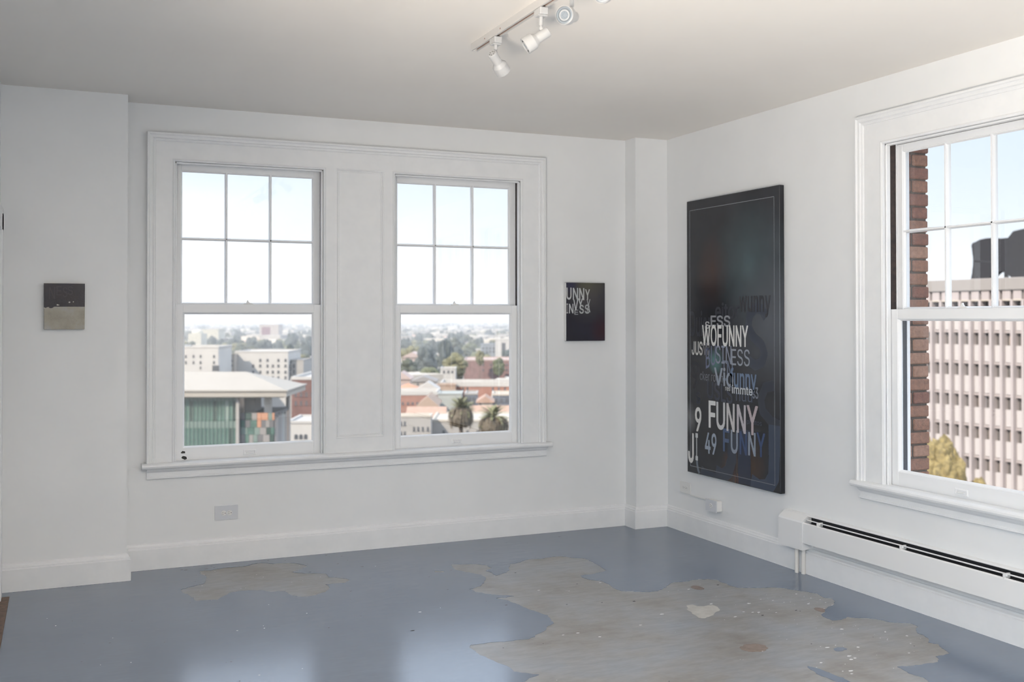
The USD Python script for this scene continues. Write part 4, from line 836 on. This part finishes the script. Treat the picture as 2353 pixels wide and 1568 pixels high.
part(rs, 'black_smear', local(sb_, trot, prism(list(shp.exterior.coords)[:-1], 1.0, 2.2)), 'smear_black')
for x in (xs0 + 1.0, xs0 + 3.4, xs0 + 6, xs0 + 10, xs0 + 14): part(rs, 'post', local(sb_, trot, cbox(x - .15, x + .15, 2.2, 2.6, 0, 4.2)), 'cornice')
OCC.append((20, 130, 40, 215))

# ------------------------------------------------------------------ trees
def crown_mesh(r, h, seed, sub=2, rough=.35):
    m = trimesh.creation.icosphere(sub, 1.0); v = m.vertices
    k = 1 - rough / 2 + rough * meshkit.fbm(v * 2.3 + 7 * seed, 3, seed) * 1.4
    v = v * k[:, None] * (r, r, h / 2); v[:, 2] += h / 2
    return trimesh.Trimesh(v, m.faces, process=False)
def bushy(r, h, seed, n=9, sub=2, k0=.20, k1=.40):
    q = random.Random(seed); c0 = crown_mesh(r * .72, h * .82, seed, sub, .5); c0.apply_translation((0, 0, h * .06)); ms = [c0]
    for i in range(n * 3):
        a, e = q.uniform(0, 6.28), q.uniform(.05, 1.0); k = q.uniform(k0, k1)
        c = crown_mesh(r * k, h * k * q.uniform(.7, 1.1), seed * 31 + i, max(1, sub - 1), .6)
        rr = r * .80 * math.sqrt(max(.02, 1 - (2 * e - 1) ** 2)) * q.uniform(.75, 1.12); c.apply_translation((rr * math.cos(a), rr * math.sin(a), h * .80 * e)); ms.append(c)
    return cat(*ms)
def tree(name, label, base, r, h, trunk_h, leaf, seed, group=None, n=9, sub=2, k0=.20, k1=.40):
    t = node(name, base, label=label, cat='tree', group=group)
    c = bushy(r, h, seed, n, sub, k0, k1); c.apply_translation(base + [0, 0, trunk_h]); part(t, 'crown', c, leaf)
    part(t, 'trunk', tube([base, base + [0, 0, trunk_h + h * .4]], [r * .10, r * .05], 7), 'trunk')
    return t
def proto_copy(src, name, loc, rotz, scale, label, group):
    path = f'/World/{numbered("/World", name)}'; x = UsdGeom.Xform.Define(stage, path)
    x.AddTranslateOp().Set(Gf.Vec3d(*map(float, loc))); x.AddRotateZOp().Set(float(rotz)); x.AddScaleOp().Set(Gf.Vec3f(*([float(scale)] * 3)))
    p = x.GetPrim(); p.GetReferences().AddInternalReference(src.path); p.SetInstanceable(True)
    tag(p, label, src.prim.GetCustomDataByKey('category'), group)
    return p

# the palms of the right hand view
def palm(base, h, crown_r, skirt_h, label, seed):
    q = random.Random(seed); t = node('palm', base, label=label, cat='palm tree')
    top = base + np.array([0, 0, h])
    part(t, 'trunk', tube([base, base + (np.array([.15, 0, h * .5])), top - [0, 0, .3]], [.55, .42, .45], 10), 'trunk')
    m = lathe([(0, 0), (crown_r * .35, .15), (crown_r * .62, -.1), (crown_r * .86, .35), (crown_r * .97, skirt_h * .35), (crown_r * .97, skirt_h * .62), (crown_r * .80, skirt_h * .86), (crown_r * .45, skirt_h * 1.0), (0, skirt_h * 1.05)], 30)
    m = m.subdivide(); v = m.vertices; k = .78 + .5 * meshkit.fbm(np.column_stack([np.arctan2(v[:, 1], v[:, 0]) * 5, v[:, 2] * .35, v[:, 0] * .3]), 3, seed)
    m.vertices = v * np.column_stack([k, k, np.ones(len(k))]); m.apply_translation(top - [0, 0, skirt_h]); m.apply_translation(base * (-1, -1, 0) + [0, 0, 0]); m.vertices[:, :2] *= .86; m.apply_translation(base * (1, 1, 0))
    bl = [m]
    for i in range(230):
        a = q.uniform(0, 6.283); L = skirt_h * q.uniform(.45, 1.0); z0b = -q.uniform(0, .35) * skirt_h; ro = crown_r * q.uniform(.72, 1.08); w = q.uniform(.10, .26)
        ca, sa = math.cos(a), math.sin(a); P_ = lambda rr, zz, o: top + np.array([rr * ca - o * sa, rr * sa + o * ca, zz])
        zs_ = [z0b + .3, z0b - .05 * L, z0b - .45 * L, z0b - L * q.uniform(.8, 1.05)]; rs_l = [ro * .45, ro * .92, ro, ro * q.uniform(.74, .98)]
        v_ = []
        for zz, rr, ww in zip(zs_, rs_l, (w * .5, w, w, w * .25)): v_ += [P_(rr, zz, ww), P_(rr + .05, zz, -ww)]
        bl.append(trimesh.Trimesh(np.array(v_), np.array([[0, 1, 3], [0, 3, 2], [2, 3, 5], [2, 5, 4], [4, 5, 7], [4, 7, 6]]), process=False))
    part(t, 'dead_frond_skirt', cat(*bl), 'palm_skirt', kind='stuff')
    for i in range(62):
        a = q.uniform(0, 6.283); e0 = math.radians(q.choice([82, 70, 58, 45, 32, 18, 5, -8, -20]) + q.uniform(-8, 8)); L = crown_r * q.uniform(1.05, 1.4); w = .34
        pts, z, r_ = [], 0., 0.; e = e0
        for s in range(7): pts.append((r_, z)); r_ += L / 6 * math.cos(e); z += L / 6 * math.sin(e); e -= .17
        vv, ff = [], []
        for s, (rr, zz) in enumerate(pts):
            ww = w * math.sin(math.pi * (.12 + .80 * s / 6)) + .03
            ca, sa = math.cos(a), math.sin(a); c = np.array([rr * ca, rr * sa, zz]); sd = np.array([-sa, ca, -.35]) * ww; s2 = np.array([sa, -ca, -.35]) * ww
            vv += [c + sd, c + [0, 0, .03], c + s2, c - [0, 0, .05]]
            if s:
                o = s * 4
                for k_ in range(4): b_ = (k_ + 1) % 4; ff += [[o - 4 + k_, o - 4 + b_, o + b_], [o - 4 + k_, o + b_, o + k_]]
        ff += [[0, 2, 1], [0, 3, 2], [24, 25, 26], [24, 26, 27]]
        fm_ = trimesh.Trimesh(np.array(vv), np.array(ff), process=False); fm_.fix_normals(); fm_.apply_translation(top - [0, 0, .2]); part(t, 'frond', fm_, 'palm_frond')
def at_(u, v_, d): return (u - 1155) * d / 2355., 1.6 - (v_ - 730) * d / 2355.
palm(cw(-9.4, 230., GZ), 26.3, 2.75, 4.0, 'tall shaggy palm with thick brown skirt in the middle of right hand view', 3)
palm(cw(-2.0, 222., GZ), 25.1, 3.1, 3.6, 'tall palm with spiky crown nearer the right edge of right hand view', 5)
OCC.append((-16, 8, 215, 240))

# named nearer trees
TREES = [('conifer', 'dark blue green cypress clump left of centre in right hand view', -48., 640, 7.0, 24, 3, 'leaf_blue', 1), ('conifer', 'tall dark conifer just right of the cypress clump', -38.2, 690, 5.2, 26, 4, 'leaf_blue', 2), ('round_tree', 'round dark tree at left edge below the pink gabled house', -46.5, 500, 5.6, 11, 14., 'leaf_dark', 3), ('round_tree', 'bright green tree right below the dark cypresses', -35.2, 490, 5.0, 9, 13., 'leaf_green', 4),
    ('round_tree', 'olive green bushy tree left of the mauve brick building', -26.0, 560, 6.5, 12, 14., 'leaf_olive', 5), ('round_tree', 'olive tree high behind the pink gabled house', -60., 690, 7.5, 15, 12., 'leaf_olive', 6), ('round_tree', 'small green tree before the right end of the mauve brick building', -2.4, 590, 3.4, 9, 13., 'leaf_green', 7), ('round_tree', 'slim ochre tree before the middle of the mauve brick building', -13.2, 590, 2.6, 8, 19., 'leaf_olive', 8),
    ('round_tree', 'dark tree between the warehouse and the white apartment block', -132., 500, 5.2, 13, 14., 'leaf_dark', 9), ('round_tree', 'olive tree above the right end of white apartment block', -124., 610, 7.5, 10, 14., 'leaf_olive', 10), ('conifer', 'dark conifer right behind the white apartment block', -112.0, 540, 3.8, 17, 12., 'leaf_blue', 11)]
for nm, lab, r, f, rad, h, th, lf, sd in TREES: tree(nm, lab, cw(r, f, GZ), rad, h, th, lf, sd, n=12)
tree('street_tree', 'yellow leaved tree rising beside the brick edge of right window', cw(42.2, 100., GZ), 3.2, 14., 21.5, 'leaf_yellow', 41, n=110, k0=.07, k1=.20)
tree('street_tree', 'tip of a yellow tree peeking over the right window sill', cw(46.2, 100., GZ), 2.0, 8.6, 22.4, 'leaf_yellow', 42, n=60, k0=.08, k1=.22)

# scattered far trees and houses: individuals nearest, the rest beyond counting
HOUSE_KINDS = [('white_wall', 'grey_roof', 'gable'), ('cream_wall', 'tile_roof', 'hip'), ('beige_wall', 'white_roof', 'flat'), ('pink_wall', 'grey_roof', 'hip'), ('grey_wall', 'white_roof', 'flat'), ('white_wall', 'white_roof', 'flat')]
TREE_KINDS = [('leaf_dark', 5.5, 11, 'dark round tree among the far rooftops beyond the windows'), ('leaf_green', 5.0, 9, 'mid green bushy tree among the far rooftops beyond the windows'), ('leaf_olive', 5.5, 9, 'olive loose tree among the far rooftops beyond the windows'), ('leaf_blue', 4.0, 15, 'tall blue green tree among the far rooftops beyond the windows')]
rs_ = random.Random(77)
TAKEN = []
VIEW = [(405, 735), (900, 1180)]; ASIDE = [(-250, 405), (735, 900), (1180, 1700)]; WIDE = [(-250, 1700)]
def scatter(n, f0, f1, pw=1.0, gap=0., spans=VIEW):
    out = []; tries = 0
    while len(out) < n and tries < 40 * n:
        tries += 1
        f = f0 + (f1 - f0) * rs_.random() ** pw; lo, hi = rs_.choices(spans, [b - a for a, b in spans])[0]; u = rs_.uniform(lo, hi)
        r = (u - 1155) * f / 2355
        if any(a < r < b and c < f < d for a, b, c, d in OCC): continue
        if gap:
            if any((r - a) ** 2 + (f - b) ** 2 < ((gap + c) / 2) ** 2 for a, b, c in TAKEN): continue
            TAKEN.append((r, f, gap))
        out.append((r, f))
    return out
TAKEN += [(r, f, 12 + rad) for _, _, r, f, rad, *_r in TREES]
protos = {}
def where(r, f):
    u = 1155 + r / f * 2355; v, a, b = ('left', 405, 735) if u < 820 else ('right', 900, 1180); t = (u - a) / (b - a)
    return f"{v} hand view's {'left' if t < .33 else 'middle' if t < .67 else 'right'} third", 'middle distance' if f < 1050 else 'far haze'
HN = ['white house with grey gabled roof', 'cream house with salmon hipped roof', 'beige flat roofed block', 'pink house with grey hipped roof', 'grey block with white flat roof', 'plain white flat roofed block']
TN = ['dark round tree', 'mid green bushy tree', 'olive loose tree', 'tall blue green tree']
def said(nm, r, f): v, d = where(r, f); return f'{nm} in the {d}, {v}', f'{nm}s, {d}, {v}'
def house_at(r, f, k):
    wl, rfm, kd = HOUSE_KINDS[k]; loc = cw(r, f, GZ)
    if k not in protos:
        w, d, h = [(12, 15, 8), (15, 13, 8), (22, 16, 13), (14, 12, 8), (28, 18, 16), (18, 20, 11)][k]
        b = node('house' if k in (0, 1, 3) else 'block', loc, label=said(HN[k], r, f)[0], cat='house' if k in (0, 1, 3) else 'building', group=said(HN[k], r, f)[1])
        Lh = lambda nm, m, mt: part(b, nm, local(loc, 0, m), mt)
        Lh('wall', cbox(0, w, 0, d, 0, h), wl); Lh('roof', roof_mesh(kd, w, d, h, 3.2 if kd != 'flat' else .6), rfm)
        for z in np.arange(2.0, h - 1.2, 3.2):
            for x in np.arange(2, w - 1, 3.4): Lh('window', cbox(x - .6, x + .6, -.05, .1, z - .1, z + 1.3), 'window_far')
        protos[k] = b; return
    s = protos[k]; proto_copy(s, 'house' if k in (0, 1, 3) else 'block', loc, rs_.choice([ROT, ROT + 90, ROT + 180, ROT + 270]) + rs_.uniform(-6, 6), rs_.uniform(.8, 1.35), *said(HN[k], r, f))
for r, f in scatter(120, 640, 2300, 1.25, 40.): house_at(r, f, rs_.choice([0, 0, 1, 1, 2, 3, 4, 5, 5]))
tprot = {}
for r, f in scatter(210, 560, 1900, 1.15, 18.):
    k = rs_.choice([0, 0, 1, 1, 2, 2, 3]); lf, rad, h, lab = TREE_KINDS[k]; loc = cw(r, f, GZ); lab, grp = said(TN[k], r, f)
    if k not in tprot: tprot[k] = tree('distant_tree', lab, loc, rad, h, 2.5, lf, 60 + k, grp, n=8, sub=2)
    else: proto_copy(tprot[k], 'distant_tree', loc, rs_.uniform(0, 360), rs_.uniform(.8, 1.7), lab, grp)
# treetops and roofs too far to tell apart
def instancer(name, label, catg, protos_, pts, smin, smax):
    path = f'/World/{numbered("/World", name)}'; pi = UsdGeom.PointInstancer.Define(stage, path); tag(pi.GetPrim(), label, catg, kind='stuff')
    ps = []
    for i, (m, mt) in enumerate(protos_):
        usdkit.mesh(stage, f'{path}/{name}_shape_{i}', m, M[mt]); ps.append(Sdf.Path(f'{path}/{name}_shape_{i}'))
    pi.CreatePrototypesRel().SetTargets(ps); n = len(pts)
    pi.CreateProtoIndicesAttr(Vt.IntArray([rs_.randrange(len(ps)) for _ in range(n)]))
    pi.CreatePositionsAttr(Vt.Vec3fArray([Gf.Vec3f(*map(float, p)) for p in pts]))
    sc = [rs_.uniform(smin, smax) for _ in range(n)]; pi.CreateScalesAttr(Vt.Vec3fArray([Gf.Vec3f(s, s, s) for s in sc]))
    an = [rs_.uniform(0, math.pi) for _ in range(n)]; pi.CreateOrientationsAttr(Vt.QuathArray([Gf.Quath(math.cos(a), 0, 0, math.sin(a)) for a in an]))
instancer('far_treetops', 'hazy treetops covering the far plain up to the horizon', 'trees', [(bushy(rd * 1.15, h + 2, 80 + i, 3, 1), lf) for i, (lf, rd, h, _) in enumerate(TREE_KINDS)], [cw(r, f, GZ) for r, f in scatter(4300, 1300, 6500, 1.0)] + [cw(r, f, GZ) for r, f in scatter(420, 800, 1500, 1.0)] + [cw(r, f, GZ) for r, f in scatter(7000, 1000, 5500, 1.0, 0., ASIDE) + scatter(500, 230, 1000, 1.0, 0., ASIDE)], .8, 1.6)
instancer('far_rooftops', 'tiny hazy rooftops scattered over the far plain', 'houses', [(cat(cbox(-8, 8, -7, 7, 0, 9)), 'white_wall'), (cat(cbox(-14, 14, -8, 8, 0, 13)), 'cream_wall'), (cat(cbox(-9, 9, -8, 8, 0, 8), hip(-9, 9, -8, 8, 8, 4, .5)), 'tile_roof'), (cbox(-10, 10, -6, 6, 0, 15), 'grey_wall'), (cbox(-7, 7, -10, 10, 0, 10), 'pink_wall')], [cw(r, f, GZ) for r, f in scatter(1700, 1300, 6000, 1.1)] + [cw(r, f, GZ) for r, f in scatter(2600, 1000, 5000, 1.1, 0., ASIDE) + scatter(330, 230, 1000, .8, 0., ASIDE)], .8, 1.6)

# ------------------------------------------------------------------ haze over the plain
M['haze'] = usdkit.material(stage, '/World/Looks/haze', {'v': ('principled_volume', dict(color=(.97, .96, .95), density=HAZE, anisotropy=.2))}, [], volume='v.volume')
hz_ = local(cw(0, 0, 0), ROT, cbox(-2600, 2600, 420, 8300, GZ + .5, 130))
if HAZE > 0: part(None, 'haze', hz_, 'haze', kind='stuff', label='thin pale haze lying over the far city plain', cat='haze')
